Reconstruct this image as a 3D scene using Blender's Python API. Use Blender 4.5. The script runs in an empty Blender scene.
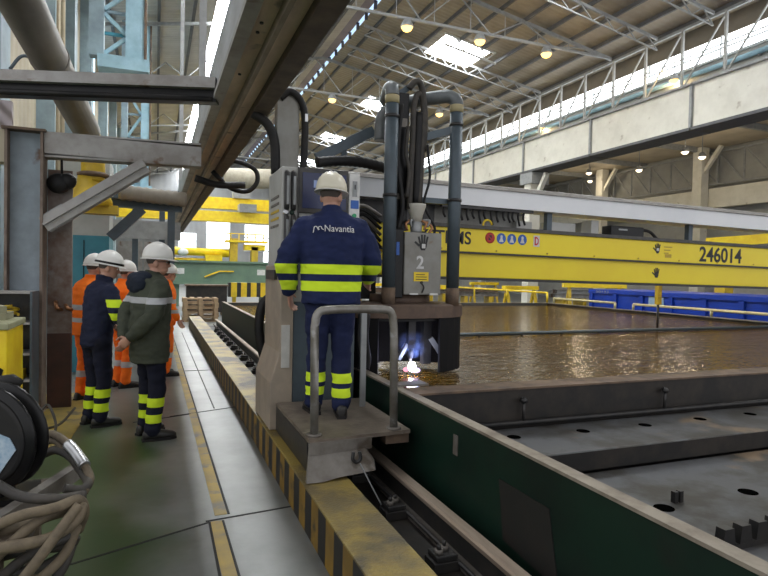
import bpy, bmesh, math, random
from mathutils import Vector, Matrix, noise
from mathutils.bvhtree import BVHTree
random.seed(7)
SC = bpy.context.scene
COL = SC.collection
PI = math.pi

# ------------------------------------------------------------------ camera
FPX = 580.0
YAW = math.atan((384 - 156) / FPX); PITCH = math.atan(14.5 / 580); ROLL = math.radians(1.2)
EYE = Vector((0, 0, 1.55))
fwd = Vector((math.sin(YAW) * math.cos(PITCH), math.cos(YAW) * math.cos(PITCH), -math.sin(PITCH)))
rgt = Vector((math.cos(YAW), -math.sin(YAW), 0)); upv = rgt.cross(fwd)
R2 = rgt * math.cos(ROLL) + upv * math.sin(ROLL)
U2 = upv * math.cos(ROLL) - rgt * math.sin(ROLL)
cam_d = bpy.data.cameras.new('camera'); cam = bpy.data.objects.new('camera', cam_d); COL.objects.link(cam)
cam_d.sensor_width = 36; cam_d.lens = FPX / 768 * 36; cam_d.clip_end = 300
mw = Matrix((R2, U2, -fwd)).transposed().to_4x4(); mw.translation = EYE
cam.matrix_world = mw
SC.camera = cam

def ray(x, y): return fwd + R2 * ((x - 384) / FPX) + U2 * ((288 - y) / FPX)
def at(x, y, Y):            # surveyed point: sight line met with the plane at distance Y along the hall
    r = ray(x, y); return EYE + r * (Y / r.y)
def ax(x, y, X):
    r = ray(x, y); return EYE + r * (X / r.x)
def az(x, y, z):
    r = ray(x, y); return EYE + r * ((z - EYE.z) / r.z)

# ------------------------------------------------------------------ materials
def _n(t, k, x=0, y=0):
    n = t.nodes.new(k); n.location = (x, y); return n
MATS = {}
def mat(name, col, rough=.55, metal=0., col2=None, scale=5., mix=(.4, .65), bump=0., bscale=60., spec=.5, stretch=None, wear=None, bdist=.01):
    """procedural material: base colour mottled into col2 by noise, optional worn patches, bump"""
    m = bpy.data.materials.new(name); m.use_nodes = True
    t = m.node_tree; b = t.nodes['Principled BSDF']
    b.inputs['Roughness'].default_value = rough; b.inputs['Metallic'].default_value = metal
    b.inputs['Specular IOR Level'].default_value = spec
    c = (*col, 1)
    if col2 is None: col2 = tuple(v * .78 for v in col)
    tc = _n(t, 'ShaderNodeTexCoord'); mp = _n(t, 'ShaderNodeMapping')
    if stretch: mp.inputs['Scale'].default_value = stretch
    t.links.new(tc.outputs['Object'], mp.inputs[0])
    nz = _n(t, 'ShaderNodeTexNoise'); nz.inputs['Scale'].default_value = scale; nz.inputs['Detail'].default_value = 6; nz.inputs['Roughness'].default_value = .62
    t.links.new(mp.outputs[0], nz.inputs['Vector'])
    rp = _n(t, 'ShaderNodeValToRGB'); rp.color_ramp.elements[0].position = mix[0]; rp.color_ramp.elements[1].position = mix[1]
    rp.color_ramp.elements[0].color = c; rp.color_ramp.elements[1].color = (*col2, 1)
    t.links.new(nz.outputs['Fac'], rp.inputs[0]); out = rp.outputs[0]
    if wear:
        n2 = _n(t, 'ShaderNodeTexNoise'); n2.inputs['Scale'].default_value = wear[1]; n2.inputs['Detail'].default_value = 8
        t.links.new(tc.outputs['Object'], n2.inputs['Vector'])
        r2 = _n(t, 'ShaderNodeValToRGB'); r2.color_ramp.elements[0].position = wear[2]; r2.color_ramp.elements[1].position = wear[2] + .08
        t.links.new(n2.outputs['Fac'], r2.inputs[0])
        mx = _n(t, 'ShaderNodeMix'); mx.data_type = 'RGBA'
        t.links.new(r2.outputs[0], mx.inputs['Factor']); t.links.new(out, mx.inputs['A']); mx.inputs['B'].default_value = (*wear[0], 1)
        out = mx.outputs['Result']
    t.links.new(out, b.inputs['Base Color'])
    if bump:
        nb = _n(t, 'ShaderNodeTexNoise'); nb.inputs['Scale'].default_value = bscale; nb.inputs['Detail'].default_value = 4
        t.links.new(mp.outputs[0], nb.inputs['Vector'])
        bp = _n(t, 'ShaderNodeBump'); bp.inputs['Strength'].default_value = bump; bp.inputs['Distance'].default_value = bdist
        t.links.new(nb.outputs['Fac'], bp.inputs['Height']); t.links.new(bp.outputs[0], b.inputs['Normal'])
    MATS[name] = m
    return m
def glow(name, col, strength):
    m = bpy.data.materials.new(name); m.use_nodes = True; t = m.node_tree
    t.nodes.remove(t.nodes['Principled BSDF']); e = _n(t, 'ShaderNodeEmission')
    e.inputs[0].default_value = (*col, 1); e.inputs[1].default_value = strength
    t.links.new(e.outputs[0], t.nodes['Material Output'].inputs[0]); MATS[name] = m
    return m
def bands(m, axis, spans, col, period=None, tex='Object', side=None):
    """cloth tape / stripes: colour replaced where the coordinate on an axis is inside a span"""
    t = m.node_tree; b = t.nodes['Principled BSDF']; old = b.inputs['Base Color'].links[0].from_socket
    tc = _n(t, 'ShaderNodeTexCoord'); sp = _n(t, 'ShaderNodeSeparateXYZ'); t.links.new(tc.outputs[tex], sp.inputs[0])
    v = sp.outputs[axis]
    if period:
        q = _n(t, 'ShaderNodeMath'); q.operation = 'FLOORED_MODULO'; t.links.new(v, q.inputs[0]); q.inputs[1].default_value = period; v = q.outputs[0]
    tot = None
    for lo, hi in spans:
        a = _n(t, 'ShaderNodeMath'); a.operation = 'COMPARE'; t.links.new(v, a.inputs[0]); a.inputs[1].default_value = (lo + hi) / 2; a.inputs[2].default_value = (hi - lo) / 2
        if tot is None: tot = a.outputs[0]
        else:
            s = _n(t, 'ShaderNodeMath'); s.operation = 'MAXIMUM'; t.links.new(tot, s.inputs[0]); t.links.new(a.outputs[0], s.inputs[1]); tot = s.outputs[0]
    if side is not None:
        g = _n(t, 'ShaderNodeMath'); g.operation = 'GREATER_THAN'; t.links.new(sp.outputs[0], g.inputs[0]); g.inputs[1].default_value = side
        s = _n(t, 'ShaderNodeMath'); s.operation = 'MULTIPLY'; t.links.new(tot, s.inputs[0]); t.links.new(g.outputs[0], s.inputs[1]); tot = s.outputs[0]
    mx = _n(t, 'ShaderNodeMix'); mx.data_type = 'RGBA'; t.links.new(tot, mx.inputs['Factor']); t.links.new(old, mx.inputs['A']); mx.inputs['B'].default_value = (*col, 1)
    t.links.new(mx.outputs['Result'], b.inputs['Base Color'])
    return m
def ribs(m, axis, period, strength=.6, dist=.03):
    """corrugation bump along an axis"""
    t = m.node_tree; b = t.nodes['Principled BSDF']
    tc = _n(t, 'ShaderNodeTexCoord'); w = _n(t, 'ShaderNodeTexWave'); w.wave_type = 'BANDS'; w.bands_direction = axis; w.inputs['Scale'].default_value = 2 * PI / (period * 20)
    t.links.new(tc.outputs['Object'], w.inputs['Vector'])
    bp = _n(t, 'ShaderNodeBump'); bp.inputs['Strength'].default_value = strength; bp.inputs['Distance'].default_value = dist
    t.links.new(w.outputs['Fac'], bp.inputs['Height']); t.links.new(bp.outputs[0], b.inputs['Normal'])
    return m

# ------------------------------------------------------------------ mesh builder
RM = {}     # world matrices of thing roots
class MB:
    def __init__(s): s.v = []; s.f = []; s.sm = []
    def add(s, vs, fs, smooth=False):
        o = len(s.v); s.v += [Vector(p) for p in vs]
        for f in fs: s.f.append([i + o for i in f]); s.sm.append(smooth)
        return s
    def box(s, x0, x1, y0, y1, z0, z1):
        vs = [(x, y, z) for z in (z0, z1) for y in (y0, y1) for x in (x0, x1)]
        return s.add(vs, [(0, 2, 3, 1), (4, 5, 7, 6), (0, 1, 5, 4), (2, 6, 7, 3), (0, 4, 6, 2), (1, 3, 7, 5)])
    def bar(s, p, q, w, h, up=(0, 0, 1)):
        p, q, up = Vector(p), Vector(q), Vector(up); d = (q - p).normalized()
        if abs(d.dot(up)) > .98: up = Vector((0, 1, 0))
        a = d.cross(up).normalized() * w / 2; b = a.cross(d).normalized() * h / 2
        vs = [c + i * a + j * b for c in (p, q) for j in (-1, 1) for i in (-1, 1)]
        return s.add(vs, [(0, 2, 3, 1), (4, 5, 7, 6), (0, 1, 5, 4), (2, 6, 7, 3), (0, 4, 6, 2), (1, 3, 7, 5)])
    def rings(s, rings, smooth=True, caps=True):
        n = len(rings[0]); vs = [p for r in rings for p in r]; fs = []
        for k in range(len(rings) - 1):
            for i in range(n):
                j = (i + 1) % n; fs.append((k * n + i, k * n + j, (k + 1) * n + j, (k + 1) * n + i))
        s.add(vs, fs, smooth)
        if caps:
            o = len(s.v) - len(vs)
            s.f.append([o + i for i in reversed(range(n))]); s.sm.append(False)
            s.f.append([o + (len(rings) - 1) * n + i for i in range(n)]); s.sm.append(False)
        return s
    def tube(s, pts, r, n=10, caps=True):
        pts = [Vector(p) for p in pts]
        rr = r if isinstance(r, (list, tuple)) else [r] * len(pts)
        ref = None; rings = []
        for i, p in enumerate(pts):
            d = (pts[min(i + 1, len(pts) - 1)] - pts[max(i - 1, 0)]).normalized()
            if ref is None:
                ref = Vector((0, 0, 1)) if abs(d.z) < .9 else Vector((1, 0, 0))
            a = (ref - d * ref.dot(d)).normalized(); ref = a; b = d.cross(a)
            rings.append([p + (a * math.cos(2 * PI * k / n) + b * math.sin(2 * PI * k / n)) * rr[i] for k in range(n)])
        return s.rings(rings, True, caps)
    def lathe(s, prof, c, n=20, axis=(0, 0, 1), a0=0, a1=2 * PI):
        c = Vector(c); ax_ = Vector(axis).normalized(); ref = Vector((1, 0, 0)) if abs(ax_.x) < .9 else Vector((0, 1, 0))
        a = (ref - ax_ * ref.dot(ax_)).normalized(); b = ax_.cross(a); full = abs(a1 - a0 - 2 * PI) < 1e-4
        m = n if full else n + 1
        rings = [[c + ax_ * h + (a * math.cos(a0 + (a1 - a0) * k / n) + b * math.sin(a0 + (a1 - a0) * k / n)) * max(r, .0004) for k in range(m)] for r, h in prof]
        if full: return s.rings(rings, True, True)
        vs = [p for r in rings for p in r]; fs = []
        for k in range(len(rings) - 1):
            for i in range(m - 1): fs.append((k * m + i, k * m + i + 1, (k + 1) * m + i + 1, (k + 1) * m + i))
        return s.add(vs, fs, True)
    def ell(s, c, r, n=16, m=10, rot=None):
        c = Vector(c); rings = []
        for k in range(m + 1):
            th = PI * k / m; z = -math.cos(th); q = max(math.sin(th), .02)
            rg = []
            for i in range(n):
                p = Vector((math.cos(2 * PI * i / n) * q * r[0], math.sin(2 * PI * i / n) * q * r[1], z * r[2]))
                rg.append(c + (rot @ p if rot else p))
            rings.append(rg)
        return s.rings(rings, True, True)
    def prism(s, poly, axis, d0, d1):
        """poly: 2-D points in the two other axes, extruded along axis (0,1,2)"""
        def p3(a, b, d):
            q = [a, b]; q.insert(axis, d); return q
        n = len(poly); vs = [p3(a, b, d0) for a, b in poly] + [p3(a, b, d1) for a, b in poly]
        fs = [tuple(range(n))[::-1], tuple(range(n, 2 * n))] + [(i, (i + 1) % n, (i + 1) % n + n, i + n) for i in range(n)]
        return s.add(vs, fs)
    def hbeam(s, p, q, w, h, tf=.02, tw=.015, up=(0, 0, 1)):
        p, q, up = Vector(p), Vector(q), Vector(up); d = (q - p).normalized()
        if abs(d.dot(up)) > .98: up = Vector((0, 1, 0))
        a = d.cross(up).normalized(); b = a.cross(d).normalized()
        s.bar(p + b * (h / 2 - tf / 2), q + b * (h / 2 - tf / 2), w, tf, b); s.bar(p - b * (h / 2 - tf / 2), q - b * (h / 2 - tf / 2), w, tf, b)
        return s.bar(p, q, tw, h - 2 * tf + .002, b)
    def build(s, name, material, parent=None, bevel=0., world=True, seg=2):
        me = bpy.data.meshes.new(name); vs = s.v
        if parent is not None and world:
            inv = RM[parent].inverted(); vs = [inv @ v for v in vs]
        me.from_pydata([tuple(v) for v in vs], [], s.f); me.update()
        bm = bmesh.new(); bm.from_mesh(me); bmesh.ops.recalc_face_normals(bm, faces=bm.faces); bm.to_mesh(me); bm.free()
        me.polygons.foreach_set('use_smooth', s.sm)
        me.materials.append(material)
        o = bpy.data.objects.new(name, me); COL.objects.link(o)
        if bevel:
            md = o.modifiers.new('bevel', 'BEVEL'); md.width = bevel; md.segments = seg; md.limit_method = 'ANGLE'; md.angle_limit = .7
        if parent is not None: o.parent = parent; RM[o] = RM[parent]
        else: RM[o] = Matrix()
        return o
def thing(name, label, cat, loc=(0, 0, 0), rz=0., group=None):
    o = bpy.data.objects.new(name, None); COL.objects.link(o); o.empty_display_size = .2
    o.location = loc; o.rotation_euler = (0, 0, rz); RM[o] = Matrix.Translation(Vector(loc)) @ Matrix.Rotation(rz, 4, 'Z')
    return tag(o, label, cat, group)
def tag(o, label, cat, group=None, kind=None):
    o['label'] = label; o['category'] = cat
    if group: o['group'] = group
    if kind: o['kind'] = kind
    return o
def struct(o): o['kind'] = 'structure'; return o
def recenter(o):
    """move a single-mesh thing's origin to the base of its mesh"""
    vs = [v.co for v in o.data.vertices]
    c = Vector(((min(v.x for v in vs) + max(v.x for v in vs)) / 2, (min(v.y for v in vs) + max(v.y for v in vs)) / 2, min(v.z for v in vs)))
    for v in o.data.vertices: v.co -= c
    o.location = c; RM[o] = Matrix.Translation(c); return o
def dup(root, loc, rz=None, label=None, group=None):
    r = root.copy(); COL.objects.link(r); r.location = loc
    if rz is not None: r.rotation_euler = (0, 0, rz)
    if label: r['label'] = label
    if group: r['group'] = group
    for ch in list(root.children):
        c = ch.copy(); COL.objects.link(c); c.parent = r
        for g in ch.children:
            d = g.copy(); COL.objects.link(d); d.parent = c
    return r
def smooth_path(pts, k=6):
    pts = [Vector(p) for p in pts]; out = []
    P = [pts[0] * 2 - pts[1]] + pts + [pts[-1] * 2 - pts[-2]]
    for i in range(1, len(P) - 2):
        for j in range(k):
            t = j / k; a, b, c, d = P[i - 1], P[i], P[i + 1], P[i + 2]
            out.append(.5 * ((2 * b) + (c - a) * t + (2 * a - 5 * b + 4 * c - d) * t * t + (3 * b - a - 3 * c + d) * t ** 3))
    out.append(pts[-1]); return out
def text_mesh(txt, size, extrude=.0012, bold=0., spacing=1.):
    cu = bpy.data.curves.new('lettering', 'FONT'); cu.body = txt; cu.size = size; cu.extrude = extrude; cu.align_x = 'LEFT'; cu.offset = bold; cu.space_character = spacing
    o = bpy.data.objects.new('lettering', cu); COL.objects.link(o)
    bpy.context.view_layer.update(); dg = bpy.context.evaluated_depsgraph_get()
    me = bpy.data.meshes.new_from_object(o.evaluated_get(dg)); bpy.data.objects.remove(o); return me
def lettering(name, txt, material, parent, origin, right, up, width=None, height=None, bold=0.):
    """flat raised lettering placed in world space on a surface"""
    me = text_mesh(txt, 1., .004, bold); xs = [v.co.x for v in me.vertices]; ys = [v.co.y for v in me.vertices]
    x0, x1, y0, y1 = min(xs), max(xs), min(ys), max(ys)
    r = Vector(right).normalized(); u = Vector(up).normalized(); nrm = r.cross(u); inv = RM[parent].inverted()
    for v in me.vertices:
        p = Vector(origin) + r * ((v.co.x - x0) / (x1 - x0) * width) + u * ((v.co.y - y0) / (y1 - y0) * height) + nrm * (v.co.z * .4 + .002)
        v.co = inv @ p
    me.materials.append(material); o = bpy.data.objects.new(name, me); COL.objects.link(o); o.parent = parent; RM[o] = RM[parent]
    return o
def remeshed(mb, voxel, iters=4):
    o = mb.build('tmp', MATS['steel_grey']); md = o.modifiers.new('r', 'REMESH'); md.mode = 'VOXEL'; md.voxel_size = voxel
    sm = o.modifiers.new('s', 'SMOOTH'); sm.iterations = iters; sm.factor = .5
    bpy.context.view_layer.update(); dg = bpy.context.evaluated_depsgraph_get()
    me = bpy.data.meshes.new_from_object(o.evaluated_get(dg)); bpy.data.objects.remove(o)
    me.materials.clear(); me.polygons.foreach_set('use_smooth', [True] * len(me.polygons)); return me
def link_mesh(name, me, material, parent):
    me.materials.append(material); o = bpy.data.objects.new(name, me); COL.objects.link(o); o.parent = parent; RM[o] = RM[parent]; return o

# ------------------------------------------------------------------ palette
steel_grey = mat('steel_grey', (.20, .215, .225), .5, .2, (.13, .135, .14), 4)
M_roof = ribs(mat('roof_sheet', (.37, .325, .26), .8, 0, (.30, .26, .205), 1.2), 'Y', .24, .5, .03)
M_roofL = ribs(mat('roof_sheet_left', (.50, .48, .44), .8, 0, (.41, .39, .36), 1.2), 'Y', .24, .5, .03)
M_purlin = mat('purlin_steel', (.12, .12, .125), .7)
M_truss = mat('truss_steel', (.32, .33, .33), .6)
M_white = mat('white_steel', (.62, .65, .66), .45, 0, (.50, .53, .55), 3)
M_sky = glow('skylight_glass', (.95, .98, 1.0), 30.0)
M_skyS = glow('side_glass', (.92, .97, 1.0), 7)
M_lampg = glow('lamp_glow', (1.0, .62, .18), 3.6)
M_lampw = glow('lamp_glow_white', (1.0, .82, .55), 4.0)
M_beige = mat('girder_beige', (.74, .72, .64), .6, 0, (.64, .62, .54), 1.5, wear=((.42, .38, .31), 2.2, .66))
M_concwall = ribs(mat('wall_panel', (.40, .40, .38), .8, 0, (.31, .31, .30), .7), 'X', .3, .4, .03)
M_wallL = ribs(mat('wall_panel_cream', (.47, .42, .31), .75, 0, (.37, .33, .25), 1.0), 'Y', .35, .5, .03)
M_blueg = mat('pale_blue_steel', (.30, .40, .45), .5, 0, (.22, .29, .33), 2.0)
M_paleb = mat('pale_blue_panel', (.36, .55, .64), .5, 0, (.26, .42, .50), 2.0)
M_teal = mat('teal_paint', (.05, .27, .35), .5, 0, (.04, .20, .27), 2)
M_offw = mat('offwhite_paint', (.46, .48, .46), .6, 0, (.36, .38, .36), 2)
M_yel = mat('machine_yellow', (.88, .66, .015), .42, 0, (.76, .50, .012), 3, wear=((.45, .30, .05), 9, .72))
M_yel2 = mat('dull_yellow', (.62, .42, .02), .5, 0, (.45, .31, .03), 4, wear=((.2, .14, .05), 7, .66))
M_hole = mat('hole_black', (.002, .002, .002), .95, spec=0)
M_black = mat('black_paint', (.005, .005, .006), .3, 0, (.012, .0115, .011), 6, spec=.25)
M_rubber = mat('black_rubber', (.010, .010, .011), .55, 0, (.02, .018, .016), 6, spec=.3)
M_rust = mat('rusty_steel', (.17, .115, .075), .75, .1, (.085, .06, .045), 6, bump=.3, bscale=30)
M_brown = mat('brown_beam_steel', (.74, .61, .47), .65, .1, (.50, .41, .31), 3.5, wear=((.30, .26, .21), 5, .64), stretch=(1, .3, 1))
M_greybeam = mat('worn_grey_beam', (.40, .39, .375), .6, .15, (.27, .25, .23), 3, wear=((.16, .095, .06), 4.5, .63))
M_bluecol = mat('blue_grey_column', (.28, .335, .38), .55, .1, (.20, .235, .26), 2.5, wear=((.15, .10, .075), 3.2, .64))
M_rustcol = mat('rusty_flange', (.22, .17, .135), .75, 0, (.13, .09, .07), 5)
M_slate = mat('slate_pipe', (.075, .10, .12), .45, .2, (.06, .078, .092), 5)
M_galv = mat('galvanised', (.30, .31, .31), .42, .5, (.21, .22, .22), 5)
M_console = mat('console_grey', (.44, .44, .42), .5, 0, (.36, .355, .33), 2.5)
M_mach = mat('machine_grey', (.27, .27, .25), .5, .1, (.20, .19, .165), 3, wear=((.20, .14, .09), 8, .66))
M_dirty = mat('dirty_grey_steel', (.20, .185, .165), .6, .2, (.115, .10, .085), 5, wear=((.07, .055, .04), 6, .6))
M_rail = mat('railhead_steel', (.40, .32, .25), .38, .4, (.27, .21, .16), 14, stretch=(1, .08, 1))
M_dark = mat('dark_oily_steel', (.03, .03, .031), .4, .4, (.05, .046, .042), 9)
M_green = mat('tank_green', (.0022, .018, .010), .5, 0, (.0015, .009, .006), 1.8, wear=((.008, .011, .008), 1.6, .62), spec=.35)
M_rim = mat('tank_rim', (.27, .235, .185), .6, .2, (.17, .14, .105), 8)
M_darkwall = mat('dam_steel', (.020, .019, .018), .55, .3, (.04, .033, .027), 5)
M_plate = mat('mill_plate', (.088, .09, .094), .5, .3, (.038, .034, .028), 2.6, mix=(.42, .58), wear=((.20, .14, .085), 1.7, .59), bump=.12, bscale=12)
M_wood = mat('pallet_wood', (.44, .31, .18), .8, 0, (.32, .22, .13), 5)
M_plank = mat('dirty_plank', (.12, .09, .06), .85, 0, (.06, .047, .035), 8)
M_hose = mat('dusty_hose', (.16, .125, .08), .75, 0, (.09, .07, .046), 14)
M_hosed = mat('dark_hose', (.03, .027, .024), .65, 0, (.055, .047, .037), 10)
M_silver = mat('silver_ferrule', (.55, .56, .57), .3, .9)
M_blue = mat('container_blue', (.008, .05, .42), .42, 0, (.008, .04, .32), 2)
M_cream = mat('cream_rail', (.62, .54, .28), .5)
M_gyel = mat('greenish_girder', (.15, .24, .165), .6, 0, (.12, .19, .14), 1.5)
M_helmet = mat('helmet_white', (.74, .735, .70), .32, 0, (.68, .67, .63), 3)
M_skin = mat('skin', (.48, .27, .19), .5, 0, (.40, .20, .14), 12)
M_hair = mat('grey_hair', (.07, .055, .045), .8)
M_boot = mat('black_leather', (.018, .017, .016), .45)
M_txtk = mat('lettering_black', (.012, .012, .012), .5)
M_txtw = mat('lettering_white', (.72, .72, .72), .6)
M_sred = mat('sticker_red', (.55, .03, .03), .5)
M_sblue = mat('sticker_blue', (.03, .13, .50), .5)
M_swhite = mat('sticker_white', (.72, .72, .70), .5)
M_paper = mat('paper_white', (.55, .54, .50), .8)
M_copper = mat('copper_fitting', (.40, .20, .10), .4, .8)
# ================================================================== SETTING
# ---- floor: painted walkway green on the left, bare concrete to the right
mf = mat('floor_concrete', (.19, .196, .186), .36, 0, (.115, .12, .113), 1.1, wear=((.13, .13, .12), 2.3, .60), bump=.05, bscale=20)
t = mf.node_tree; b = t.nodes['Principled BSDF']; old = b.inputs['Base Color'].links[0].from_socket
tc = _n(t, 'ShaderNodeTexCoord'); sp = _n(t, 'ShaderNodeSeparateXYZ'); t.links.new(tc.outputs['Object'], sp.inputs[0])
nz = _n(t, 'ShaderNodeTexNoise'); nz.inputs['Scale'].default_value = 1.6; nz.inputs['Detail'].default_value = 7; t.links.new(tc.outputs['Object'], nz.inputs['Vector'])
def mth(op, a, bb):
    q = _n(t, 'ShaderNodeMath'); q.operation = op
    for i, v in enumerate((a, bb)):
        if isinstance(v, (int, float)): q.inputs[i].default_value = v
        else: t.links.new(v, q.inputs[i])
    return q.outputs[0]
e = mth('ADD', mth('MULTIPLY', sp.outputs[0], 1.0), mth('MULTIPLY', mth('SUBTRACT', nz.outputs['Fac'], .5), .9))
mr = _n(t, 'ShaderNodeMapRange'); mr.inputs[1].default_value = .18; mr.inputs[2].default_value = -.22; t.links.new(e, mr.inputs[0])
fy = _n(t, 'ShaderNodeMapRange'); fy.inputs[1].default_value = 8.5; fy.inputs[2].default_value = 5.5; t.links.new(sp.outputs[1], fy.inputs[0])
gn = _n(t, 'ShaderNodeValToRGB'); gn.color_ramp.elements[0].color = (.045, .078, .030, 1); gn.color_ramp.elements[1].color = (.085, .112, .056, 1); gn.color_ramp.elements[0].position = .35; gn.color_ramp.elements[1].position = .7
t.links.new(nz.outputs['Fac'], gn.inputs[0])
mx = _n(t, 'ShaderNodeMix'); mx.data_type = 'RGBA'; t.links.new(mth('MULTIPLY', mr.outputs[0], fy.outputs[0]), mx.inputs['Factor']); t.links.new(old, mx.inputs['A']); t.links.new(gn.outputs[0], mx.inputs['B'])
t.links.new(mx.outputs['Result'], b.inputs['Base Color'])
struct(MB().box(-14, 34, -8, 62, -.2, 0).build('floor', mf))
M_line = mat('floor_line_yellow', (.46, .33, .09), .6, 0, (.30, .24, .12), 3, wear=((.24, .22, .17), 5, .54))
M_joint = mat('floor_joint', (.03, .03, .028), .8)
struct(MB().prism([(.36, 3.75), (.435, 3.75), (.36, 16), (.29, 16)], 2, 0, .003).build('trim_1', M_line))
struct(MB().prism([(.335, 2.2), (.41, 2.2), (.395, 3.66), (.32, 3.66)], 2, 0, .003).build('trim_2', M_line))
struct(MB().prism([(-1.25, 5.4), (-.72, 5.4), (-.62, 8.0), (-1.25, 8.0)], 2, 0, .003).build('trim_3', mat('walkway_yellow', (.34, .25, .05), .6, 0, (.20, .16, .06), 3, wear=((.10, .09, .06), 4, .55))))
jl = [((.445, 3.75), (.365, 16)), ((.415, 2.2), (.40, 3.66)), ((.31, 2.2), (.32, 3.66)), ((.30, 3.68), (.84, 3.74)), ((-.6, 3.28), (.32, 3.66)),
      ((.15, 6.45), (.84, 6.7)), ((.15, 9.3), (.84, 9.3)), ((-.2, 6.3), (.36, 6.5)), ((.62, 6.7), (.60, 15))]
for i, (p, q) in enumerate(jl):
    struct(MB().bar((*p, .0015), (*q, .0015), .014, .004).build('trim_%d' % (i + 4), M_joint))

# ---- hall shell
RX = 17.0
def roofz(x): return 10.5 + .18 * (17 - x) if x >= 7.5 else 12.21 - .18 * (7.5 - x)
def roof_panel(name, x0, x1, y0, y1, m, th=.06):
    z0, z1 = roofz(x0 + 1e-4), roofz(x1 - 1e-4)
    return struct(MB().prism([(x0, z0), (x1, z1), (x1, z1 + th), (x0, z0 + th)], 1, y0, y1).build(name, m))
SKY_R = [(y, y + 2.2) for y in (4.0, 12.9, 21.8, 31.0, 40.2, 49.4)]  # nearest two lie out of view, added to brighten foreground and boom
ys = [-7.]
for a, c in SKY_R: ys += [a, c]
ys.append(60)
roof_panel('ceiling', 8.0, 11.15, -7, 60, M_roof); roof_panel('ceiling', 13.3, 17.7, -7, 60, M_roof)
for i in range(0, len(ys), 2): roof_panel('ceiling', 11.15, 13.3, ys[i], ys[i + 1], M_roof)
roof_panel('ceiling', 1.95, 2.95, -7, 6, M_roofL); roof_panel('ceiling', 2.95, 7.5, -7, 60, M_roofL); roof_panel('ceiling', -2.4, 1.95, -7, 60, M_roofL)
wn = 0
def window(name_mb, m, frame_mb=None, fm=None):
    global wn; wn += 1
    w = struct(name_mb.build('window_%d' % wn, m))
    if frame_mb: frame_mb.build('window_frame', fm or M_white, w)
    return w
for a, c in SKY_R:
    g = MB().prism([(11.15, roofz(11.15) + .03), (13.3, roofz(13.3) + .03), (13.3, roofz(13.3) + .05), (11.15, roofz(11.15) + .05)], 1, a, c)
    fr = MB()
    for k in range(1, 2): fr.bar((11.15 + k * 1.07, a, roofz(11.15 + k * 1.07) + .0), (11.15 + k * 1.07, c, roofz(11.15 + k * 1.07)), .06, .06)
    zz = lambda x: roofz(x) - .5
    yb = c + .02                                     # light lattice truss along the far and near curb
    for yb in (a - .1,):
        fr.bar((11.0, yb, zz(11.0)), (13.45, yb, zz(13.45)), .07, .07); fr.bar((11.0, yb, zz(11) + .45), (13.45, yb, zz(13.45) + .45), .07, .07)
        for k in range(5):
            x0 = 11.0 + .49 * k; fr.bar((x0, yb, zz(x0) + (.45 if k % 2 else 0)), (x0 + .49, yb, zz(x0 + .49) + (0 if k % 2 else .45)), .05, .05)
    window(g, M_sky, fr)
# long glazed strip on the left slope, ridge monitor with a mullioned strip
window(MB().prism([(1.95, roofz(1.95) + .02), (2.95, roofz(2.95) + .02), (2.95, roofz(2.95) + .05), (1.95, roofz(1.95) + .05)], 1, 6, 60), M_sky)
M_monitor = mat('monitor_panel', (.30, .26, .30), .7, 0, (.24, .21, .25), 1)
struct(MB().prism([(7.5, 12.21), (7.84, 12.15), (7.84, 12.22), (7.5, 12.28)], 1, -7, 60).build('ceiling', M_monitor))
fr = MB()
for k in range(54):
    y = 2 + k * 1.08; fr.bar((7.84, y, 12.13), (8.0, y + .5, 12.10), .13, .08)
window(MB().prism([(7.84, 12.16), (8.0, 12.13), (8.0, 12.17), (7.84, 12.2)], 1, -7, 60), glow('monitor_glass', (.55, .75, 1.0), 1.3), fr, mat('monitor_mullion', (.03, .045, .10), .5))
# purlins along the hall, rafters and lamp trusses across it
for x in [8.5 + 1.07 * k for k in range(9)]:
    if 11.2 < x < 13.2:
        for i in range(0, len(ys), 2): struct(MB().box(x - .04, x + .04, ys[i], ys[i + 1], roofz(x) - .16, roofz(x) - .02).build('purlin', M_purlin))
    else: struct(MB().box(x - .04, x + .04, 1.5, 60, roofz(x) - .16, roofz(x) - .02).build('purlin', M_purlin))
for x in [-1.6, .0, 1.2, 3.6, 4.7, 5.8, 6.9]:
    struct(MB().box(x - .05, x + .05, 9.5 if x < 2 else 1.5, 60, roofz(x) - .18, roofz(x) - .02).build('purlin', M_purlin))
TR = [9.4, 18.6, 27.8, 37.0, 46.2, 55.4]
def web(m, x0, x1, y, zb, zt, n, w=.05):
    for k in range(n):
        xa, xb = x0 + (x1 - x0) * k / n, x0 + (x1 - x0) * (k + 1) / n; xm = (xa + xb) / 2
        m.bar((xa, y, zb(xa)), (xm, y, zt(xm)), w, w); m.bar((xm, y, zt(xm)), (xb, y, zb(xb)), w, w)
for y in TR:
    m = MB(); m.bar((2.9, y, 10.35), (16.9, y, 10.35), .09, .09)
    m.bar((7.5, y, roofz(7.5) - .2), (16.9, y, roofz(16.9) - .2), .10, .12); m.bar((2.9, y, roofz(2.9) - .25), (7.5, y, roofz(7.5) - .2), .10, .12)
    web(m, 2.9, 16.9, y, lambda x: 10.35, lambda x: roofz(x) - .2, 5, .045)
    for k in range(10): m.bar((3.2 + 1.45 * k, y, 10.35), (3.2 + 1.45 * k, y, roofz(3.2 + 1.45 * k) - .2), .025, .025)
    struct(m.build('roof_truss', M_truss))
    m = MB(); m.bar((-2.3, y, 9.7), (2.9, y, 9.7 + .65), .08, .08); web(m, -2.3, 2.9, y, lambda x: 9.7 + .125 * (x + 2.3), lambda x: roofz(x) - .2, 3, .05)
    struct(m.build('roof_truss', M_truss))
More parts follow.
